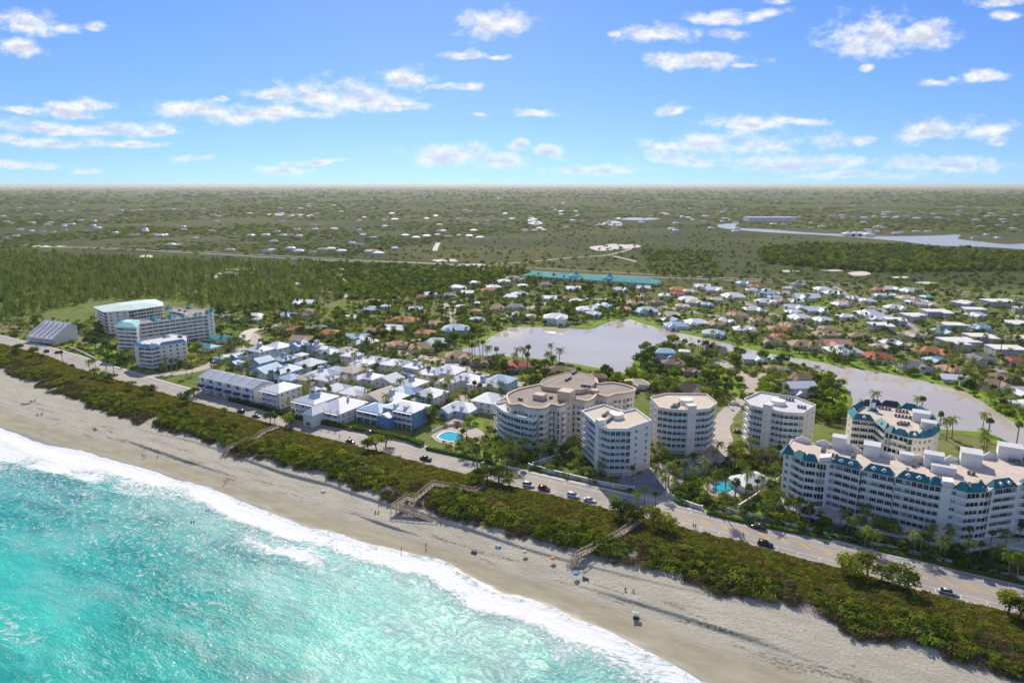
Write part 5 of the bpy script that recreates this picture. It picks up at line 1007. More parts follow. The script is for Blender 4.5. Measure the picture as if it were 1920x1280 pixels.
# ------------------------------------------------------------------ palms that stand out, by place
def PALM(where, lst, hh, k0=0, kinds=PALMS, lab='coconut palm'):
    return UNIQ(GROW(kinds, 'palm_tree', lst, lab+' '+where, 'palm', 'palms '+where, 9.0, hh, k0), 14)
PALM('lining the entrance court between the towers', [(1235,877),(1250,882),(1272,880),(1267,867),(1285,870),(1302,880),(1325,860),(1345,880),(1362,890),(1327,900),(1255,868),(1240,890)], 9.5)
PALM('round the tower garden pool', [(1397,865),(1402,885),(1432,892),(1455,880),(1380,905),(1365,925),(1460,870)], 9)
PALM('at the foot of the grey-roofed tower', [(1387,827),(1426,840),(1444,840),(1462,840),(1346,830)], 8.5, 1)
PALM('at the court gate on the ocean road', [(1210,915),(1195,925),(1230,925),(1150,930)], 7.5, 2)
PALM('on the lawn beside the long mansard block', [(1435,937),(1457,930),(1482,932),(1502,937),(1520,947),(1455,925),(1448,915)], 8.5)
PALM('in front of the long mansard block', [(1578,955),(1590,970),(1600,973),(1730,1002),(1745,990),(1765,1012),(1777,1008),(1815,1020),(1840,1020),(1862,1028),(1875,1020),(1891,997),(1915,985),(1650,998),(1638,995),(1625,990)], 7.5, 1)
PALM('beside the road at the right edge', [(1897,1037),(1915,1040),(1930,1045)], 8.5)
PALM('on the lake shore behind the rounded block', [(1638,735),(1622,754),(1722,745),(1730,748),(1765,777),(1780,786),(1790,785)], 11, 0)
PALM('beside the tan house at the lake', [(1847,775),(1857,790),(1912,797),(1855,820),(1850,805)], 11, 3)
PALM('in front of the tan building', [(960,817),(952,827),(980,820),(975,830),(1000,832),(1016,832),(950,840),(929,842),(895,845),(912,832),(965,835),(940,828)], 9.5, 0)
PALM('round the blue swimming pool', [(875,800),(875,829),(886,829),(868,808)], 7, 1)
PALM('on the lawn of the oceanfront tower', [(1077,860),(1080,840),(1186,877),(1085,850)], 7, 2)
PALM('standing tall against the lake', [(969,654),(964,664),(980,651),(991,651),(989,665),(1034,646),(1024,661),(1049,655),(930,655),(880,640),(890,643),(900,640),(905,642),(885,648),(912,650)], 11, 0)
PALM('along the hedge of the oceanfront houses', [(539,752),(567,757),(585,755),(550,772),(514,772),(650,765)], 7, 1)
PALM('among the seaside village roofs', [(687,740),(720,740),(664,712),(541,695),(571,672),(510,650),(462,660),(411,660),(482,652),(570,647),(595,660),(617,665),(630,667),(679,657),(665,662),(742,685),(712,672),(804,690),(785,697),(805,725),(827,715),(722,647),(705,645),(735,619),(667,625),(625,622),(900,722),(915,720),(935,715),(860,728),(872,735),(890,695),(850,740),(835,720),(840,707),(890,718),(858,732)], 8.5, 0)
PALM('in front of the left seafront blocks', [(166,678),(178,672),(210,675),(196,665),(237,662),(296,662),(270,665),(320,677),(330,675),(310,672),(358,680),(347,680),(115,662),(410,660),(462,658)], 9, 1)
PALM('on the canal bank', [(1480,665),(1270,665),(1278,640),(1310,640),(1375,625),(1385,640),(1430,630),(1440,620),(1505,600),(1492,602),(1340,620),(1560,655)], 9, 0)
UNIQ([o for o in bpy.data.objects if o.name.startswith('palm_tree')], 40)
NPALM = sum(o.name.startswith('palm_tree') for o in bpy.data.objects)

# ------------------------------------------------------------------ scattered greenery
for a in ((845,818,9),(830,812,7),(870,815,9),(890,812,8),(1350,912,8),(1370,918,8),(1335,912,6),(1200,905,7),(1225,905,8),(1245,895,8),(1290,882,9),(1270,888,8)): q_ = G(a[0], a[1]); OCC.append((q_.x, q_.y, a[2]))
def zone(px, n, seed, persp=True, clear=.8, pad=2.0):
    """random ground points inside a photo polygon, clear of houses, water and the ocean road"""
    r = np.random.default_rng(seed); P = np.array([G(*p)[:2] for p in px]); lo, hi = P.min(0), P.max(0); out = []
    x = r.uniform(lo[0], hi[0], n*6); y = r.uniform(lo[1], hi[1], n*6)
    if persp:
        pxs = np.array(px, float); a = r.uniform(pxs[:, 0].min(), pxs[:, 0].max(), n*6); b = r.uniform(pxs[:, 1].min(), pxs[:, 1].max(), n*6); ok = inpoly(a, b, pxs)
        yy = (640-b)/FPX; t = -CAM_H/(-_s+yy*_c); x = (a-960)/FPX*t; y = (_c+yy*_s)*t
    else: ok = inpoly(x, y, P)
    ok &= ~inpoly(x, y, LAKE); u = x*EU.x+y*EU.y; v = x*EV.x+y*EV.y; ok &= v > at(L_KERB, u)+3
    x, y = x[ok], y[ok]
    if len(x):
        O = np.array(OCC)
        near = (O[:, 0] > x.min()-60) & (O[:, 0] < x.max()+60) & (O[:, 1] > y.min()-60) & (O[:, 1] < y.max()+60); O = O[near] if near.any() else O[:1]; x, y = x[:n*4], y[:n*4]
        for i in range(0, len(x), 4000):
            d = np.hypot(x[i:i+4000, None]-O[:, 0], y[i:i+4000, None]-O[:, 1])-O[:, 2]*clear; m = d.min(1) > 0; out += list(zip(x[i:i+4000][m], y[i:i+4000][m]))
    return out[:n]
for o in bpy.data.objects:
    if o.get('category') == 'building' and 'terraced' not in o.name:
        w = [c for c in o.children if c.name.startswith('wall')]
        if w: OCC.extend([(o.location.x+v.co.x*k, o.location.y+v.co.y*k, 6.) for v in list(w[0].data.vertices)[::max(1, len(w[0].data.vertices)//40)] for k in (.25, .6, .9)])
def joined(tr, cr):
    me = bpy.data.meshes.new('tree'); me.materials.append(tr.materials[0]); me.materials.append(cr.materials[0]); bm = bmesh.new(); bm.from_mesh(tr); n0 = len(bm.faces); bm.from_mesh(cr); bm.faces.ensure_lookup_table()
    for f in bm.faces[n0:]: f.material_index = 1
    bm.to_mesh(me); bm.free(); return me
C_TREE = proto('garden_tree', [joined(*t) for t in TREES]); C_PALM = proto('garden_palm', [joined(*t) for t in PALMS])
C_HEDGE = proto('garden_bush', [bush_mesh(70+i, m, 1.3, 1.5, 90, .42) for i, m in enumerate(('hedge', 'leafy', 'leaf', 'leafd', 'flower'))])
ZV = [(380,668),(470,640),(650,640),(960,690),(950,760),(870,790),(820,800),(640,770),(380,722)]
ZB_ = [(400,590),(560,568),(640,585),(720,556),(880,528),(1000,522),(1190,545),(1200,590),(1130,606),(960,612),(900,632),(860,650),(800,668),(600,652),(480,632)]
ZC = [(1190,650),(1290,640),(1400,665),(1540,695),(1590,740),(1580,800),(1380,765),(1210,748),(1190,705)]
ZD = [(1180,530),(1300,520),(1560,528),(1920,560),(1990,590),(1990,830),(1760,716),(1600,688),(1440,658),(1290,622),(1190,598)]
ZE = [(860,668),(1180,702),(1200,745),(960,728),(900,705)]
ZG = [(0,602),(60,596),(170,602),(220,640),(330,600),(420,590),(470,640),(380,690),(250,700),(100,650),(0,628)]
ZT = [(830,850),(830,800),(930,790),(1080,800),(1230,800),(1400,830),(1590,900),(1920,1060),(1920,1095),(1600,1020),(1240,950),(1000,888)]
TREEOBJ = []; TDESC = ['mid-green spreading tree', 'dark green broad tree', 'small yellow-green tree', 'narrow upright tree', 'low dark spreading tree', 'rounded yellow-green tree']
def PXL(x, y, z): d = y*_c-(z-CAM_H)*_s; return 960+FPX*x/d, 640-FPX*(y*_s+(z-CAM_H)*_c)/d
new = len(HOUSES); hr = random.Random(3)
for zn, n, sd_, lab in ((ZD, 55, 201, 'crowded right of the lake'), (ZB_, 26, 202, 'crowded left of the lake')):
    cand = zone(zn, 500, sd_, True, 1.0); put = 0
    for x, y in cand:
        if put >= n: break
        if min(math.hypot(x-o[0], y-o[1])-o[2] for o in OCC) < 7.5: continue
        if inpoly(np.array([x-13, x+13, x, x]), np.array([y, y, y-16, y+12]), LAKE).any(): continue
        c = hr.choice('WWWWCPTOGB' if sd_ == 201 else 'WWGNTPB'); w = hr.uniform(12, 18); put += 1
        house(*PXL(x, y, 3.5), w, w*.7, 1, hr.choice(('hip', 'hip', 'gable')), 'white' if c in 'WGB' else 'cream', 'r'+c, '%s small house %s' % (ROOFW[c], lab), 'small houses '+lab, ang=R(hr.uniform(-20, 10)), wing=hr.choice((1, -1, 2, -2)), fh=2.6, win=2)
UNIQ(HOUSES[new:], 30)
def ITREE(px, n, seed, where, hh=(5, 8.5), kinds=TREES, cl=.8):
    for i, (x, y) in enumerate(zone(px, n, seed, True, cl)):
        tr, cr = kinds[(i*5+seed) % len(kinds)]; h = random.uniform(*hh)/5.5
        r = ROOT('broadleaf_tree', (x, y, -.03), TDESC[(i*5+seed) % 6]+' '+where, 'tree', 'trees '+where, random.uniform(0, 6.28)); r.scale = (h, h, h*random.uniform(.85, 1.15)); OB('trunk', tr, r); OB('crown', cr, r); TREEOBJ.append(r)
def IPALM(px, n, seed, where, hh=(6, 10), cl=.8):
    for i, (x, y) in enumerate(zone(px, n, seed, True, cl)):
        tr, cr = PALMS[(i*5+seed) % 6]; h = random.uniform(*hh)/9
        r = ROOT('palm_tree', (x, y, -.03), ('feathery palm ' if (i*5+seed) % 6 < 4 else 'fan palm ')+where, 'palm', 'palms '+where, random.uniform(0, 6.28)); r.scale = (h, h, h); OB('trunk', tr, r); OB('crown', cr, r); TREEOBJ.append(r)
ITREE(ZV, 80, 101, 'between the village houses', (3.5, 6), cl=.95); IPALM(ZV, 70, 102, 'between the village houses', (6.5, 10.5), cl=.9)
ITREE(ZE, 45, 103, 'between the tan building and the lake', (4.5, 7)); ITREE(ZC, 85, 104, 'on the green peninsula', (4.5, 8)); IPALM(ZC, 26, 105, 'on the green peninsula')
ITREE(ZT, 40, 106, 'round the seafront towers', (3, 5)); IPALM(ZT, 45, 108, 'round the seafront towers', (6, 9)); ITREE(ZG, 60, 107, 'round the left seafront blocks', (4, 8))
def PZ(pts, z=0.): return np.array([(x, y, z) for x, y in pts], np.float32)
pts = zone(ZB_, 1150, 110); stuff('lakeside_greenery', PZ(pts, -.1), RNG.uniform(.45, 1.1, len(pts)), C_TREE, 'dense garden trees among the houses beyond and left of the lake', 'trees', 110)
pts = zone(ZD, 850, 111); stuff('suburban_greenery', PZ(pts, -.1), RNG.uniform(.38, .9, len(pts)), C_TREE, 'dense garden trees among the houses right of the lake', 'trees', 111)
pts = zone(ZB_, 260, 112)+zone(ZD, 420, 113); stuff('suburban_palms', PZ(pts, -.1), RNG.uniform(.7, 1.1, len(pts)), C_PALM, 'many small palms scattered through the inland streets', 'palms', 112)
pts = zone(ZV, 620, 114)+zone(ZE, 260, 115)+zone(ZC, 1000, 116)+zone(ZT, 800, 117)+zone(ZG, 700, 118)+zone(ZD, 900, 119); stuff('garden_shrubs', PZ(pts, -.1), RNG.uniform(.6, 1.7, len(pts)), C_HEDGE, 'clipped shrubs and bushes filling the gardens', 'shrubs', 114)
# pine wood, dark scrub, savanna, far woodland
C_PINE = proto('wood_pine', [pine_mesh(80+i, 11, 3.6, 260) for i in range(3)]+[canopy_mesh(86, 'pine', 3.4, 8, 150, 1.1), canopy_mesh(87, 'leaf', 3.2, 6.5, 150, 1.0)]); C_FPINE = proto('flat_pine', [canopy_mesh(90+i, 'pine' if i % 2 else 'leafd', 4.2, 7, 130, 1.5) for i in range(4)])
C_DARK = proto('scrub_oak', [canopy_mesh(95+i, 'leafd' if i != 1 else 'leaf', 2.3, 3.0, 90, .9) for i in range(3)]); C_FAR = proto('far_grove', [canopy_mesh(100+i, ('pine', 'leafd', 'leaf')[i], 13, 9, 220, 3.6) for i in range(3)])
W1 = [(-300,470),(0,474),(330,488),(600,500),(650,556),(560,585),(430,586),(310,562),(180,564),(60,592),(0,606),(-300,620)]
pts = zone(W1, 4200, 120, False)+zone(W1, 2200, 121); stuff('pine_wood', PZ(pts), RNG.uniform(.38, .9, len(pts)), C_PINE, 'dark feathery pine wood behind the left seafront blocks', 'wood', 120)
S1 = [(560,488),(700,495),(980,502),(1010,523),(880,534),(720,562),(640,562)]
pts = zone(S1, 2300, 122); stuff('oak_scrub', PZ(pts), RNG.uniform(.7, 1.5, len(pts)), C_DARK, 'dark oak scrub broken by white sand left of the turquoise roofs', 'scrub', 122)
S2 = [(1420,468),(1500,458),(1700,462),(2000,478),(2000,508),(1640,510),(1430,494)]
pts = zone(S2, 2600, 123); stuff('pine_forest', PZ(pts), RNG.uniform(.7, 1.15, len(pts)), C_FPINE, 'flat green pine forest between the houses and the river', 'wood', 123)
pts = zone([(900,430),(1340,425),(1400,440),(1990,478),(1990,575),(1300,520),(640,486),(640,440)], 1500, 124)+zone([(1180,500),(1350,490),(1360,520),(1250,522)], 160, 125)+zone([(1200,468),(1340,470),(1330,492),(1210,490)], 260, 126); stuff('savanna_bushes', PZ(pts), RNG.uniform(.5, 1.5, len(pts)), C_DARK, 'scattered bushes over the olive savanna beyond the highway', 'bushes', 124)
OCC2 = OCC; far = zone([(-200,348.6),(2100,348.6),(2100,440),(1300,425),(900,440),(640,480),(-200,466)], 17000, 127, True, 1.0)+zone([(-100,462),(0,466),(640,494),(900,503),(900,497),(640,487),(0,456),(-100,452)], 260, 129, True, .7)+zone([(-100,408),(700,418),(900,440),(640,482),(-100,462)], 2600, 128, True, 1.0); RV = [G(*p)[:2] for p in RIV]
fx = np.array(far); ok = ~inpoly(fx[:, 0], fx[:, 1], RV); fx = fx[ok]; dd = np.hypot(fx[:, 0], fx[:, 1]); dn = fbm(fx[:, 0], fx[:, 1], 420, 3, 77); keep = dn > .36+.14*RNG.random(len(fx)); fx = fx[keep]; dd = dd[keep]
stuff('far_woodland', np.column_stack([fx, np.zeros(len(fx))]), np.clip(dd/4200, .32, 2.4)*RNG.uniform(.5, 1.3, len(fx)), C_FAR, 'dark distant woodland stretching to the horizon', 'wood', 127, zsq=np.clip(dd/7000, .5, 1.1)*RNG.uniform(.7, 1.2, len(fx)))
UNIQ(TREEOBJ, 50)
# ------------------------------------------------------------------ pools, walls, fences, hedges
sheet('pool_deck', crom([G(*p)[:2] for p in [(808,818),(832,803),(880,800),(908,812),(898,830),(850,838)]], 3), .06, 'pave', kind='structure')
def pool(px, label):
    P = [Vector(G(*p)[:2]) for p in px]; P = ccw(crom(P, 4)); c = sum(P, Vector((0, 0)))/len(P); Q = [p-c for p in P]; r = ROOT('swimming_pool', (c.x, c.y, .06), label, 'pool'); PART(MB().ring(inset(Q, -.4), Q, 0, .12), 'coping', ['trim'], r); PART(MB().prism(Q, .01, .08), 'water', ['pool'], r)
pool([(821,819),(838,809),(858,812),(870,819),(858,827),(838,826)], 'free-form turquoise swimming pool on the paved deck beside the tan building')
sheet('pool_deck', crom([G(*p)[:2] for p in [(1318,916),(1348,893),(1398,908),(1370,938)]], 3), .06, 'pave', kind='structure')
pool([(1335,916),(1352,903),(1376,914),(1360,927)], 'pale blue swimming pool in the tower garden')
sheet('forecourt', [G(*p)[:2] for p in [(1170,900),(1215,878),(1262,905),(1235,932),(1205,925)]], .065, 'paveg', kind='structure')
sheet('forecourt', [G(*p)[:2] for p in [(1250,880),(1300,862),(1330,880),(1275,905)]], .066, 'paveg', kind='structure')
sheet('garden_path', crom([G(*p)[:2] for p in [(1010,850),(1060,838),(1085,845),(1040,858),(1005,868)]], 3), .06, 'pave', kind='structure')
def wallrun(name, px, h, w, mat, label, cat, copin=True):
    P = [Vector(G(*p)[:2]) for p in px]; c = P[0]; r = ROOT(name, (c.x, c.y, 0), label, cat)
    for a, b in zip(P, P[1:]):
        PART(MB().obox(a-c, b-c, w, 0, h), 'wall_panel', [mat], r)
        if copin: PART(MB().obox(a-c, b-c, w+.16, h, h+.14), 'coping', ['trim'], r)
    for p in P: OB('pier', _wm.setdefault('pier%.1f' % h, MB().box(-.3, -.3, 0, .3, .3, h+.35).mesh('pier', 'trim')), r, (p.x-c.x, p.y-c.y, 0), ARO)
wallrun('garden_wall', [(992,876),(1030,886),(1070,896),(1110,905),(1150,914),(1188,920)], 1.5, .3, 'stonew', 'pale garden wall along the road in front of the oceanfront tower', 'wall')
wallrun('garden_wall', [(1000,875),(1020,868),(1045,860),(1068,851)], 1.8, .3, 'stonew', 'pale wall running back from the road between tan building and tower', 'wall')
wallrun('garden_wall', [(1250,930),(1272,940),(1296,950),(1316,956)], 1.5, .3, 'stonew', 'curved pale wall right of the court gate', 'wall')
wallrun('garden_wall', [(128,652),(145,658),(165,668),(182,676)], 1.2, .3, 'stonew', 'low pale wall beside the road in front of the left lawn', 'wall')
wallrun('garden_wall', [(1385,955),(1420,932),(1445,912),(1465,900)], 1.8, .3, 'pink', 'pinkish wall running back beside the tower garden pool', 'wall')
def fence(px, label):
    P = [Vector(G(*p)[:2]) for p in px]; c = P[0]; r = ROOT('fence', (c.x, c.y, 0), label, 'fence'); pm = _wm.setdefault('fpost', MB().box(-.12, -.12, 0, .12, .12, 1.45).mesh('post', 'railw'))
    for a, b in zip(P, P[1:]):
        n = max(1, int((b-a).length/3))
        for i in range(n): q = a+(b-a)*(i/n)-c; OB('post', pm, r, (q.x, q.y, 0), ARO)
        OB('railing', rail_mesh(a-c, b-c, 'railw', 1.2), r)
fence([(1340,950),(1365,958),(1440,977),(1490,988),(1550,1003),(1620,1018)], 'white fence along the road beside the tower garden lawn')
fence([(1620,1018),(1690,1033),(1790,1058),(1840,1068),(1865,1076),(1920,1088),(1980,1100)], 'white fence along the road below the long mansard block')
fence([(810,812),(835,800),(870,796)], 'white fence behind the turquoise swimming pool')
def hedge(px, h, w, label, mat='hedge'):
    P = [Vector(G(*p)[:2]) for p in px]; c = P[0]; mb = MB(); r = random.Random(px[0][0]); core = MB()
    for a, b in zip(P, P[1:]):
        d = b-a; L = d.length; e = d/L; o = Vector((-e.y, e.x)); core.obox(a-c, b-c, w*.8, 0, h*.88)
        for i in range(int(L*(2*h+w)*9)):
            t = r.random(); k = r.random()*(2*h+w); s, z, n = (-w/2, k, -o) if k < h else (w/2, k-h, o) if k < 2*h else (k-2*h-w/2, h, None)
            p = a+d*t+o*(s+r.uniform(-.12, .12))-c; leafquad(mb, (p.x, p.y, z+r.uniform(-.15, .15)), (Vector((n.x, n.y, .3)) if n else Vector((0, 0, 1)))+rdir(r)*.7, r.uniform(.25, .5), r)
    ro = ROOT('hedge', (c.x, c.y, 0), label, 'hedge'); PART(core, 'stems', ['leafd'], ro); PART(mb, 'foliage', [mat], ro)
hedge([(430,751),(480,763),(560,786)], 1.7, 2.2, 'clipped hedge along the road below the square white house')
hedge([(562,786),(645,802),(700,812)], 1.7, 2.4, 'tall clipped hedge along the road below the wide white house')
hedge([(700,812),(765,826),(792,836)], 1.9, 2.6, 'tall clipped hedge along the road below the bright blue house')
hedge([(800,842),(850,853),(905,866),(930,872)], 1.3, 1.4, 'low clipped hedge along the road below the swimming pool')
hedge([(1325,962),(1400,980),(1480,996),(1560,1012)], 1.0, 1.6, 'low roadside hedge in front of the white fence by the lawn')
hedge([(1640,1030),(1720,1048),(1800,1068),(1920,1096)], 1.0, 1.6, 'low roadside hedge below the long mansard block')
hedge([(1215,697),(1260,700),(1330,702),(1345,712)], 2.6, 3.5, 'tall dark hedge behind the cream-roofed house on the peninsula')
UNIQ(GROW(ROUND, 'round_shrub', [(1500,979),(1535,988),(1692,1018),(1852,1055),(1800,1052),(1620,1008)], 'ball-shaped shrub at the roadside fence of the mansard block', 'shrub', 'roadside ball shrubs', 2.6, 3.0))
UNIQ(GROW(ROUND, 'round_shrub', [(1268,863),(1255,868),(1270,872),(1095,880),(1110,885),(1300,850)], 'dark rounded shrub at the foot of the towers', 'shrub', 'tower shrubs', 2.6, 3.4))

# ------------------------------------------------------------------ boardwalks over the dune
def boardwalk(px, label, w=2.0):
    P = [G(a, b, z) for a, b, z in px]; c = P[0].copy(); c.z = 0; r = ROOT('boardwalk', (c.x, c.y, 0), label, 'boardwalk'); P = [p-c for p in P]; n = len(P); L_, R_ = [], []
    for i in range(n):
        d1 = (P[i]-P[max(i-1, 0)]); d2 = (P[min(i+1, n-1)]-P[i]); d = (d1.normalized()+d2.normalized()) if i not in (0, n-1) else (d2 if i == 0 else d1); d = Vector((d.x, d.y, 0)).normalized(); o = Vector((-d.y, d.x, 0)); dd = (d2 if i == 0 else d1).normalized(); k = max(.55, abs(Vector((-dd.y, dd.x, 0)).normalized().dot(o))); L_.append(P[i]+o*w/2/k); R_.append(P[i]-o*w/2/k)
    pm = _wm.setdefault('bpost', MB().box(-.1, -.1, -2.6, .1, .1, 1.1).mesh('post', 'wood'))
    for i in range(n-1):
        m = max(1, int((P[i+1]-P[i]).length/.62))
        for j in range(m):
            t0, t1 = j/m, (j+.86)/m; q = [L_[i].lerp(L_[i+1], t0), L_[i].lerp(L_[i+1], t1), R_[i].lerp(R_[i+1], t1), R_[i].lerp(R_[i+1], t0)]; b = MB(); b.add([tuple(v) for v in q]+[(v.x, v.y, v.z-.12) for v in q], [(3,2,1,0),(4,5,6,7),(0,1,5,4),(1,2,6,5),(2,3,7,6),(3,0,4,7)]); PART(b, 'plank', ['wood'], r)
        for S in (L_, R_):
            a, e = S[i], S[i+1]; k = max(1, int((e-a).length/2.2))
            for z0, z1 in ((.98, 1.1), (.55, .63), (-.32, -.1)): PART(MB().obox(a, e, .14, a.z+z0, a.z+z1, 0, e.z+z0, e.z+z1), 'rail' if z0 > 0 else 'beam', ['wood'], r)
            for j in range(k+(i == n-2)): q = a.lerp(e, j/k); OB('post', pm, r, q)
boardwalk([(1067,1066,-1.6),(1086,1040,1.2),(1160,1003,1.9),(1200,974,1.6)], 'straight wooden boardwalk stepping down to the beach at centre right')
boardwalk([(822,979,-1.7),(741,949,.9),(762,933,1.6),(776,937,1.9),(813,907,1.9),(890,921,1.9),(906,911,1.6)], 'zigzag wooden boardwalk with railings in front of the tan building')
boardwalk([(418,860,-1.6),(428,840,1.0),(480,821,1.7),(495,810,1.7),(522,800,1.3)], 'wooden boardwalk farthest up the beach, below the white houses')

# ------------------------------------------------------------------ vehicles
PAINT = {k: M('car_paint_'+k, c, .25, .03, 1, .6) for k, c in dict(white=(.78, .78, .78), black=(.02, .02, .022), red=(.22, .02, .03), silver=(.45, .47, .50), blue=(.03, .06, .14), orange=(.50, .22, .05), grey=(.16, .17, .18), dark=(.05, .055, .06)).items()}
MT['lamp'] = M('headlight_glass', (.75, .75, .75), .15); MT['tail'] = M('tail_light_glass', (.35, .01, .01), .2); MT['rim'] = M('wheel_rim', (.5, .5, .52), .3, metal=.6)
def loft(secs, m=0):
    """secs: list of (x, [(y, z) half profile]); closed and mirrored body skin"""
    mb = MB(); n = len(secs[0][1]); V = []
    for x, pr in secs: V += [(x, y, z) for y, z in pr]+[(x, -y, z) for y, z in reversed(pr)]
    k = 2*n; F = [(i*k+j, i*k+(j+1)%k, (i+1)*k+(j+1)%k, (i+1)*k+j) for i in range(len(secs)-1) for j in range(k)]
    mb.add(V, F+[tuple(range(k))[::-1], tuple((len(secs)-1)*k+j for j in range(k))], m); return mb
def car_meshes(kind):
    L, Wd, hh = {'sedan': (4.7, .90, .86), 'suv': (4.7, .94, 1.0), 'pickup': (5.4, .96, 1.02)}[kind]; x = L/2
    pr = lambda w, z0, z1: [(w*.92, z0), (w, z0+.12), (w, (z0+z1)/2), (w*.97, z1-.06), (w*.86, z1)]
    body = loft([(-x, pr(Wd*.86, .38, hh*.86)), (-x+.12, pr(Wd*.95, .28, hh*.96)), (-x+.8, pr(Wd, .24, hh)), (0, pr(Wd, .22, hh)), (x-1.3, pr(Wd, .24, hh*.98)), (x-.35, pr(Wd*.97, .26, hh*.86)), (x, pr(Wd*.84, .34, hh*.70))])
    top = {'sedan': 1.45, 'suv': 1.74, 'pickup': 1.78}[kind]
    cx = {'sedan': (-1.75, -1.0, .35, 1.15), 'suv': (-2.2, -1.85, .45, 1.25), 'pickup': (-.75, -.55, .75, 1.5)}[kind]; q = lambda w, z: [(w, hh-.03), (w, z-.02), (w*.92, z)]
    cab = loft([(cx[0], [(Wd*.84, hh-.04), (Wd*.82, hh-.02), (Wd*.7, hh)]), (cx[1], [(Wd*.86, hh-.04), (Wd*.74, top-.10), (Wd*.66, top-.04)]), (cx[2], [(Wd*.86, hh-.04), (Wd*.74, top-.10), (Wd*.66, top-.04)]), (cx[3], [(Wd*.84, hh-.04), (Wd*.82, hh-.02), (Wd*.7, hh)])])
    rf = loft([(cx[1]-.12, [(Wd*.70, top-.07), (Wd*.72, top-.03), (Wd*.6, top+.0)]), ((cx[1]+cx[2])/2, [(Wd*.72, top-.07), (Wd*.74, top-.02), (Wd*.62, top+.03)]), (cx[2]+.1, [(Wd*.70, top-.08), (Wd*.72, top-.04), (Wd*.6, top-.01)])])
    bed = MB().box(-x+.2, -Wd*.8, hh-.02, -.9, Wd*.8, hh+.012) if kind == 'pickup' else None
    return body, cab, rf, bed, x, Wd
CM = {}
for k in ('sedan', 'suv', 'pickup'):
    b, g, rf, bed, x, Wd = car_meshes(k); CM[k] = dict(b={c: b.mesh('body', PAINT[c], True) for c in PAINT}, g=g.mesh('windows', 'glass'), r={c: rf.mesh('roof', PAINT[c], True) for c in PAINT}, bed=bed.mesh('cargo_bed', 'dark') if bed else None, x=x, w=Wd)
TY = MB().tube([(0, -.11, 0), (0, .11, 0)], .34, 14).mesh('wheel', 'dark'); RM = MB().tube([(0, -.125, 0), (0, .125, 0)], .2, 10).mesh('rim', 'rim'); HL = MB().box(-.06, -.18, -.07, .06, .18, .07).mesh('headlight', 'lamp'); TL = MB().box(-.05, -.16, -.09, .05, .16, .09).mesh('tail_light', 'tail')
def car(px, py, kind, col, label, rev=False, ang=None):
    p = G(px, py, .7); a = (ARO if ang is None else ang)+(math.pi if rev else 0); m = CM[kind]; r = ROOT('pickup_truck' if kind == 'pickup' else 'parked_car', (p.x, p.y, .036), label, 'truck' if kind == 'pickup' else 'car', 'vehicles on the ocean road' if ang is None else None, a)
    OB('body', m['b'][col], r); OB('windows', m['g'], r); OB('roof', m['r'][col], r)
    if m['bed']: OB('cargo_bed', m['bed'], r)
    for sx in (-1, 1):
        for sy in (-1, 1): w = OB('wheel', TY, r, (sx*m['x']*.6, sy*(m['w']-.1), .34)); OB('rim', RM, w)
    for sy in (-1, 1): OB('headlight', HL, r, (m['x']-.1, sy*.62, .62)); OB('tail_light', TL, r, (-m['x']+.04, sy*.62, .72))
car(991, 908, 'suv', 'white', 'white car with blue tint parked left of the dark red car'); car(1020, 915, 'suv', 'red', 'dark red car parked at the seaward side of the road'); car(1075, 928, 'suv', 'white', 'white car parked at the dune right of the dark red car'); car(1106, 936, 'sedan', 'white', 'white saloon parked nearest the straight boardwalk grove')
car(907, 871, 'pickup', 'dark', 'dark pickup seen among the palms in front of the tan building', ang=ARO+R(-38)); car(798, 859, 'pickup', 'black', 'black open-topped truck on the road near the swimming pool', True); car(451, 771, 'suv', 'dark', 'dark car parked at the dune across from the terraced houses', True); car(480, 779, 'sedan', 'blue', 'dark car just left of the windswept trees', True)
car(604, 790, 'sedan', 'blue', 'dark blue car by the hedge of the wide white house', True); car(656, 803, 'sedan', 'orange', 'orange car by the hedge of the bright blue house', True); car(692, 810, 'suv', 'grey', 'grey car parked by the hedge right of the orange car', True); car(1422, 986, 'suv', 'black', 'black car parked in the bays below the white fence', True); car(1435, 1019, 'suv', 'black', 'large black car driving on the seaward lane'); car(1777, 1108, 'sedan', 'silver', 'silver saloon on the road at lower right')
car(1311, 871, 'sedan', 'silver', 'silver saloon parked in the court below the cream tower', ang=ARO+R(10)); car(1384, 808, 'sedan', 'black', 'black car parked behind the court beside the grey-roofed tower', ang=R(-8)); car(60, 655, 'sedan', 'grey', 'grey car far up the road by the ribbed sloping roof'); car(87, 658, 'suv', 'black', 'black car far up the road, middle of three', True); car(107, 660, 'sedan', 'dark', 'dark car far up the road, nearest of three', True); car(136, 685, 'sedan', 'black', 'black car on the far road beside the dune shrubs'); car(657, 827, 'sedan', 'dark', 'dark car half hidden by the tree opposite the blue house')

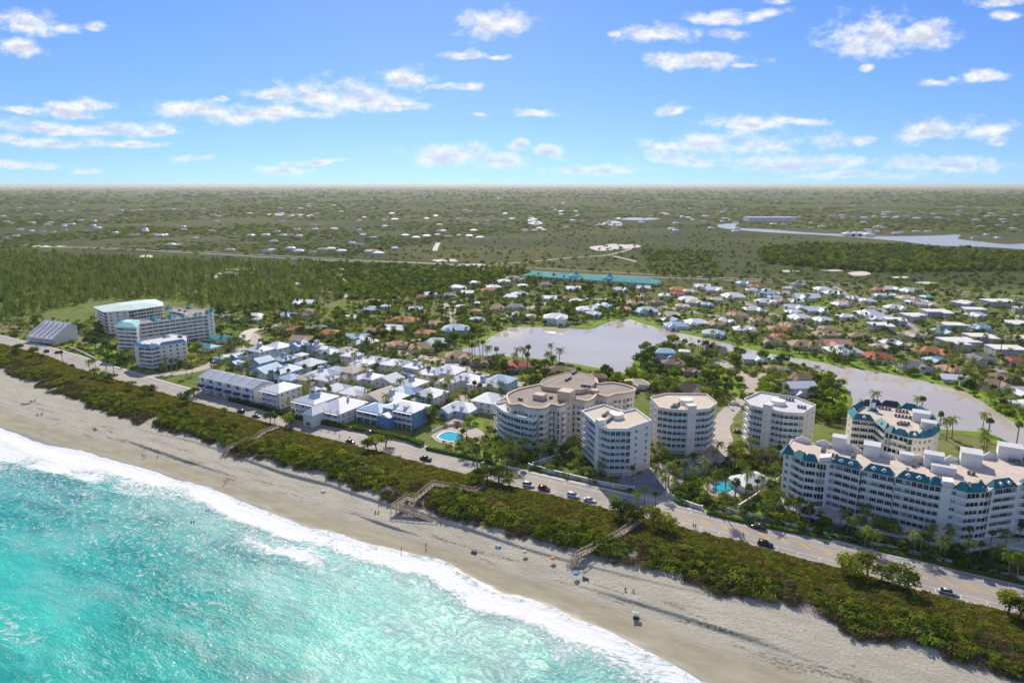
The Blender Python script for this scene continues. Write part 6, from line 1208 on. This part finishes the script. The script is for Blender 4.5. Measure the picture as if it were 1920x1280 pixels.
# ------------------------------------------------------------------ people
SKIN = M('skin', (.45, .27, .19), .6); HAIR = M('hair', (.05, .03, .02), .7); CL = {k: M('cloth_'+k, c, .9) for k, c in dict(black=(.02, .02, .025), blue=(.04, .08, .2), red=(.35, .04, .04), white=(.7, .7, .7), grey=(.2, .2, .2)).items()}
def body(pose):
    J = dict(pel=(0, 0, .95), ch=(0, 0, 1.32), nk=(0, 0, 1.50), hd=(0, .02, 1.62), ht=(0, .02, 1.74), sl=(-.19, 0, 1.42), sr=(.19, 0, 1.42), el=(-.25, -.05, 1.15), er=(.25, .06, 1.15), wl=(-.24, .10, .92), wr=(.24, .14, .92), hl=(-.24, .14, .84), hr=(.24, .2, .84), pl=(-.10, 0, .90), pr=(.10, 0, .90), kl=(-.11, .16, .50), kr=(.11, -.06, .50), al=(-.11, .20, .09), ar=(.11, -.26, .10), tl=(-.11, .36, .04), tr=(.11, -.12, .03))
    if pose == 'sit':
        for k, (x, y, z) in list(J.items()):
            J[k] = (x, y-.35, z-.62) if k not in ('kl', 'kr', 'al', 'ar', 'tl', 'tr') else {'kl': (-.13, .10, .50), 'kr': (.13, .10, .50), 'al': (-.13, .32, .10), 'ar': (.13, .32, .10), 'tl': (-.13, .48, .04), 'tr': (.13, .48, .04)}[k]
    E = [('pel', 'ch'), ('ch', 'nk'), ('nk', 'hd'), ('hd', 'ht'), ('ch', 'sl'), ('sl', 'el'), ('el', 'wl'), ('wl', 'hl'), ('ch', 'sr'), ('sr', 'er'), ('er', 'wr'), ('wr', 'hr'), ('pel', 'pl'), ('pl', 'kl'), ('kl', 'al'), ('al', 'tl'), ('pel', 'pr'), ('pr', 'kr'), ('kr', 'ar'), ('ar', 'tr')]
    rad = dict(pel=.15, ch=.16, nk=.06, hd=.10, ht=.075, sl=.07, sr=.07, el=.045, er=.045, wl=.035, wr=.035, hl=.04, hr=.04, pl=.10, pr=.10, kl=.065, kr=.065, al=.045, ar=.045, tl=.04, tr=.04)
    K = list(J); me = bpy.data.meshes.new('body'); me.from_pydata([J[k] for k in K], [(K.index(a), K.index(b)) for a, b in E], []); o = bpy.data.objects.new('tmp', me); COL.objects.link(o); o.modifiers.new('s', 'SKIN'); o.modifiers.new('d', 'SUBSURF').levels = 1
    for i, k in enumerate(K): me.skin_vertices[0].data[i].radius = (rad[k], rad[k]*.8 if k in ('pel', 'ch') else rad[k]); me.skin_vertices[0].data[i].use_root = k == 'pel'
    dg = bpy.context.evaluated_depsgraph_get(); out = bpy.data.meshes.new_from_object(o.evaluated_get(dg)); bpy.data.objects.remove(o); out.name = 'body'
    return out
BODY = {p: body(p) for p in ('walk', 'sit')}; BM_ = {}
def person(px, py, pose, top, bot, label, rz=0., z=None, name='person'):
    key = (pose, top, bot)
    if key not in BM_:
        m = BODY[pose].copy(); m.materials.clear()
        for q in (SKIN, CL[top], CL[bot], HAIR): m.materials.append(q)
        dz = .62 if pose == 'sit' else 0
        for f in m.polygons:
            c = f.center; hz_ = c.z+dz if not (pose == 'sit' and c.y > -.2) else .6; f.material_index = 3 if hz_ > 1.68 or (hz_ > 1.56 and c.y < (-.37 if dz else -.02)) else 0 if hz_ > 1.48 or hz_ < .48 or (abs(c.x) > .215 and hz_ < 1.2 and hz_ > .78) else 1 if hz_ > 1.0 else 2
            f.use_smooth = True
        BM_[key] = m
    p = DP(px, py, -1.5); p = DP(px, py, p.z); u, v = UV(p); zz = (float(zg(u, v)) if v < rs(u) else .04) if z is None else z
    OB(name, BM_[key], None, (p.x, p.y, zz), rz, label=label, cat='person', group='people on the beach and road')
person(1300, 990, 'walk', 'black', 'black', 'person in black walking on the road shoulder, left of a pair', ARO); person(1304, 991, 'walk', 'grey', 'black', 'person in grey walking on the road shoulder, right of a pair', ARO); person(1394, 1008, 'walk', 'black', 'blue', 'lone person walking at the dune edge near the large black car', ARO+2)
person(799, 1028, 'walk', 'black', 'black', 'dark figure walking on the wet sand below the zigzag boardwalk', 1); person(753, 1036, 'walk', 'grey', 'black', 'figure standing at the edge of the foam', 2); person(421, 908, 'walk', 'black', 'blue', 'walker on the wet sand at left, nearer the sea', -.8); person(426, 904, 'walk', 'red', 'black', 'walker on the wet sand at left, nearer the dune', -.8)
person(268, 860, 'walk', 'black', 'black', 'left walker of the distant pair up the beach', -.6); person(273, 860, 'walk', 'white', 'black', 'right walker of the distant pair up the beach', -.6); person(296, 861, 'walk', 'blue', 'black', 'lone distant walker up the beach', 1.2); person(1172, 1108, 'sit', 'red', 'black', 'person in red sitting on the sand, left of a couple', 2.6); person(1187, 1110, 'sit', 'white', 'red', 'person in white sitting on the sand, right of a couple', 2.4); person(1093, 1087, 'sit', 'black', 'black', 'person in black sitting near the foot of the straight boardwalk', 2.7); person(703, 963, 'sit', 'black', 'blue', 'left of two people sitting below the dune at centre left', 2.6); person(709, 963, 'sit', 'blue', 'black', 'right of two people sitting below the dune at centre left', 2.6)
person(656, 824, 'walk', 'black', 'black', 'person standing on the road shoulder opposite the blue house', 1, .04); person(637, 821, 'walk', 'grey', 'black', 'person walking on the road shoulder opposite the wide white house', 1, .04); person(360, 992, 'walk', 'black', 'black', 'bather in the shallow surf, left of a pair', 0, -4.0); person(365, 991, 'walk', 'blue', 'blue', 'bather in the shallow surf, right of a pair', 0, -4.0)
# ------------------------------------------------------------------ beach gear
def umbrella(px, py, col, label, r_=.9, h=1.8):
    p = DP(px, py, -1.2); p = DP(px, py, p.z); o = ROOT('beach_umbrella', p, label, 'umbrella'); PART(MB().tube([(0, 0, 0), (0, 0, h)], .03, 6), 'pole', ['trim'], o); c = MB(); V = [(0, 0, h)]
    for k in range(10): a = k*.628; V.append((r_*math.cos(a), r_*math.sin(a), h-.5)); V.append((r_*.55*math.cos(a), r_*.55*math.sin(a), h-.12))
    c.add(V, [(0, 2+2*k, 2+2*((k+1) % 10)) for k in range(10)]+[(2+2*k, 1+2*k, 1+2*((k+1) % 10), 2+2*((k+1) % 10)) for k in range(10)]); PART(c, 'canopy', [CLM(col)], o)
def CLM(c): return M('canvas', c, .9)
umbrella(1036, 1054, (.75, .35, .08), 'orange beach umbrella left of the straight boardwalk'); umbrella(984, 1042, (.75, .5, .5), 'pale pink beach umbrella on the upper sand'); umbrella(1080, 1084, (.08, .40, .65), 'bright blue beach umbrella near the foot of the straight boardwalk')
def tent(px, py, col, label, s=.72):
    p = DP(px, py, -1.2); p = DP(px, py, p.z); o = ROOT('beach_tent', p, label, 'tent', rz=ARO); V = []; n = 6; c = MB()
    for i in range(n+1): a = math.pi*i/n; V += [(-1.1*s, -math.cos(a)*.9*s, math.sin(a)*1.1*s), (1.1*s, -math.cos(a)*.9*s, math.sin(a)*.95*s)]
    c.add(V, [(2*i, 2*i+1, 2*i+3, 2*i+2) for i in range(n)]+[tuple(range(0, 2*n+1, 2))[::-1]]); PART(c, 'canopy', [CLM(col)], o); PART(MB().box(-1.2*s, -.95*s, 0, 1.6*s, .95*s, .03), 'ground_sheet', [CLM(tuple(x*.6 for x in col))], o)
tent(934, 1026, (.55, .62, .72), 'pale blue beach tent on the upper sand at centre'); tent(889, 1037, (.10, .12, .14), 'dark beach tent on the sand left of the pale blue one'); tent(606, 923, (.75, .75, .76), 'small white beach tent below the dune at left', .65); tent(1099, 1086, (.12, .14, .2), 'dark blue beach tent beside the bright blue umbrella', .6)
def cart():
    p = DP(1192, 1156, -2.3); o = ROOT('beach_cart', p, 'beach cart with a pale green sunshade at the sand scarp', 'cart', rz=ARO+.3); o.scale = (.7, .7, .75); PART(MB().box(-.9, -.6, .45, .9, .6, .95), 'body', ['dark'], o)
    for sx in (-.65, .65):
        for sy in (-.62, .62): OB('wheel', TY, o, (sx, sy, .32))
    for sx in (-.85, .85):
        for sy in (-.55, .55): PART(MB().tube([(sx, sy, .9), (sx, sy, 2.2)], .03, 5), 'post', ['trim'], o)
    c = MB(); c.add([(-1.5, -1.1, 2.15), (1.5, -1.1, 2.15), (1.5, 1.1, 2.15), (-1.5, 1.1, 2.15), (-1.2, 0, 2.55), (1.2, 0, 2.55)], [(0,1,5,4), (1,2,5), (2,3,4,5), (3,0,4), (3,2,1,0)]); PART(c, 'sunshade', [CLM((.45, .62, .55))], o)
cart(); person(1196, 1157, 'sit', 'black', 'red', 'person sitting in the shade of the beach cart', 2.4)
# storm debris on the far beach
for i, (x, y, s) in enumerate(((48,758,1.6), (75,779,1.2), (178,807,1.1), (62,752,.9))):
    p = DP(x, y, -1.); p = DP(x, y, p.z); mb = MB(); r = random.Random(i)
    for k in range(7): a = Vector((r.uniform(-1, 1), r.uniform(-.5, .5), .15))*s; d = rdir(r); d.z = abs(d.z)*.5; mb.tube([a, a+d*s*1.2, a+d*s*1.9+rdir(r)*.3], [.14, .09, .03], 5)
    OB('driftwood', mb.mesh('driftwood', 'bark', True), None, p, r.random()*6, label='tangle of driftwood on the far left sand', cat='driftwood', group='driftwood')
UNIQ([o for o in bpy.data.objects if o.name.startswith('driftwood')])
# ------------------------------------------------------------------ haze
hz = MB().box(-80000, -8000, -30, 80000, 90000, 130).mesh('haze', M('haze_surface', (1, 1, 1)))
hm_ = bpy.data.materials.new('haze_air'); hm_.use_nodes = True; hn = hm_.node_tree; hn.nodes.clear()
pv = hn.nodes.new('ShaderNodeVolumePrincipled'); pv.inputs['Color'].default_value = (.72, .73, .67, 1); pv.inputs['Density'].default_value = 4.2e-5; pv.inputs['Anisotropy'].default_value = .3
mo = hn.nodes.new('ShaderNodeOutputMaterial'); hn.links.new(pv.outputs[0], mo.inputs['Volume'])
hz.materials.clear(); hz.materials.append(hm_); OB('haze', hz, kind='stuff', label='pale blue haze over the distant plain', cat='haze')
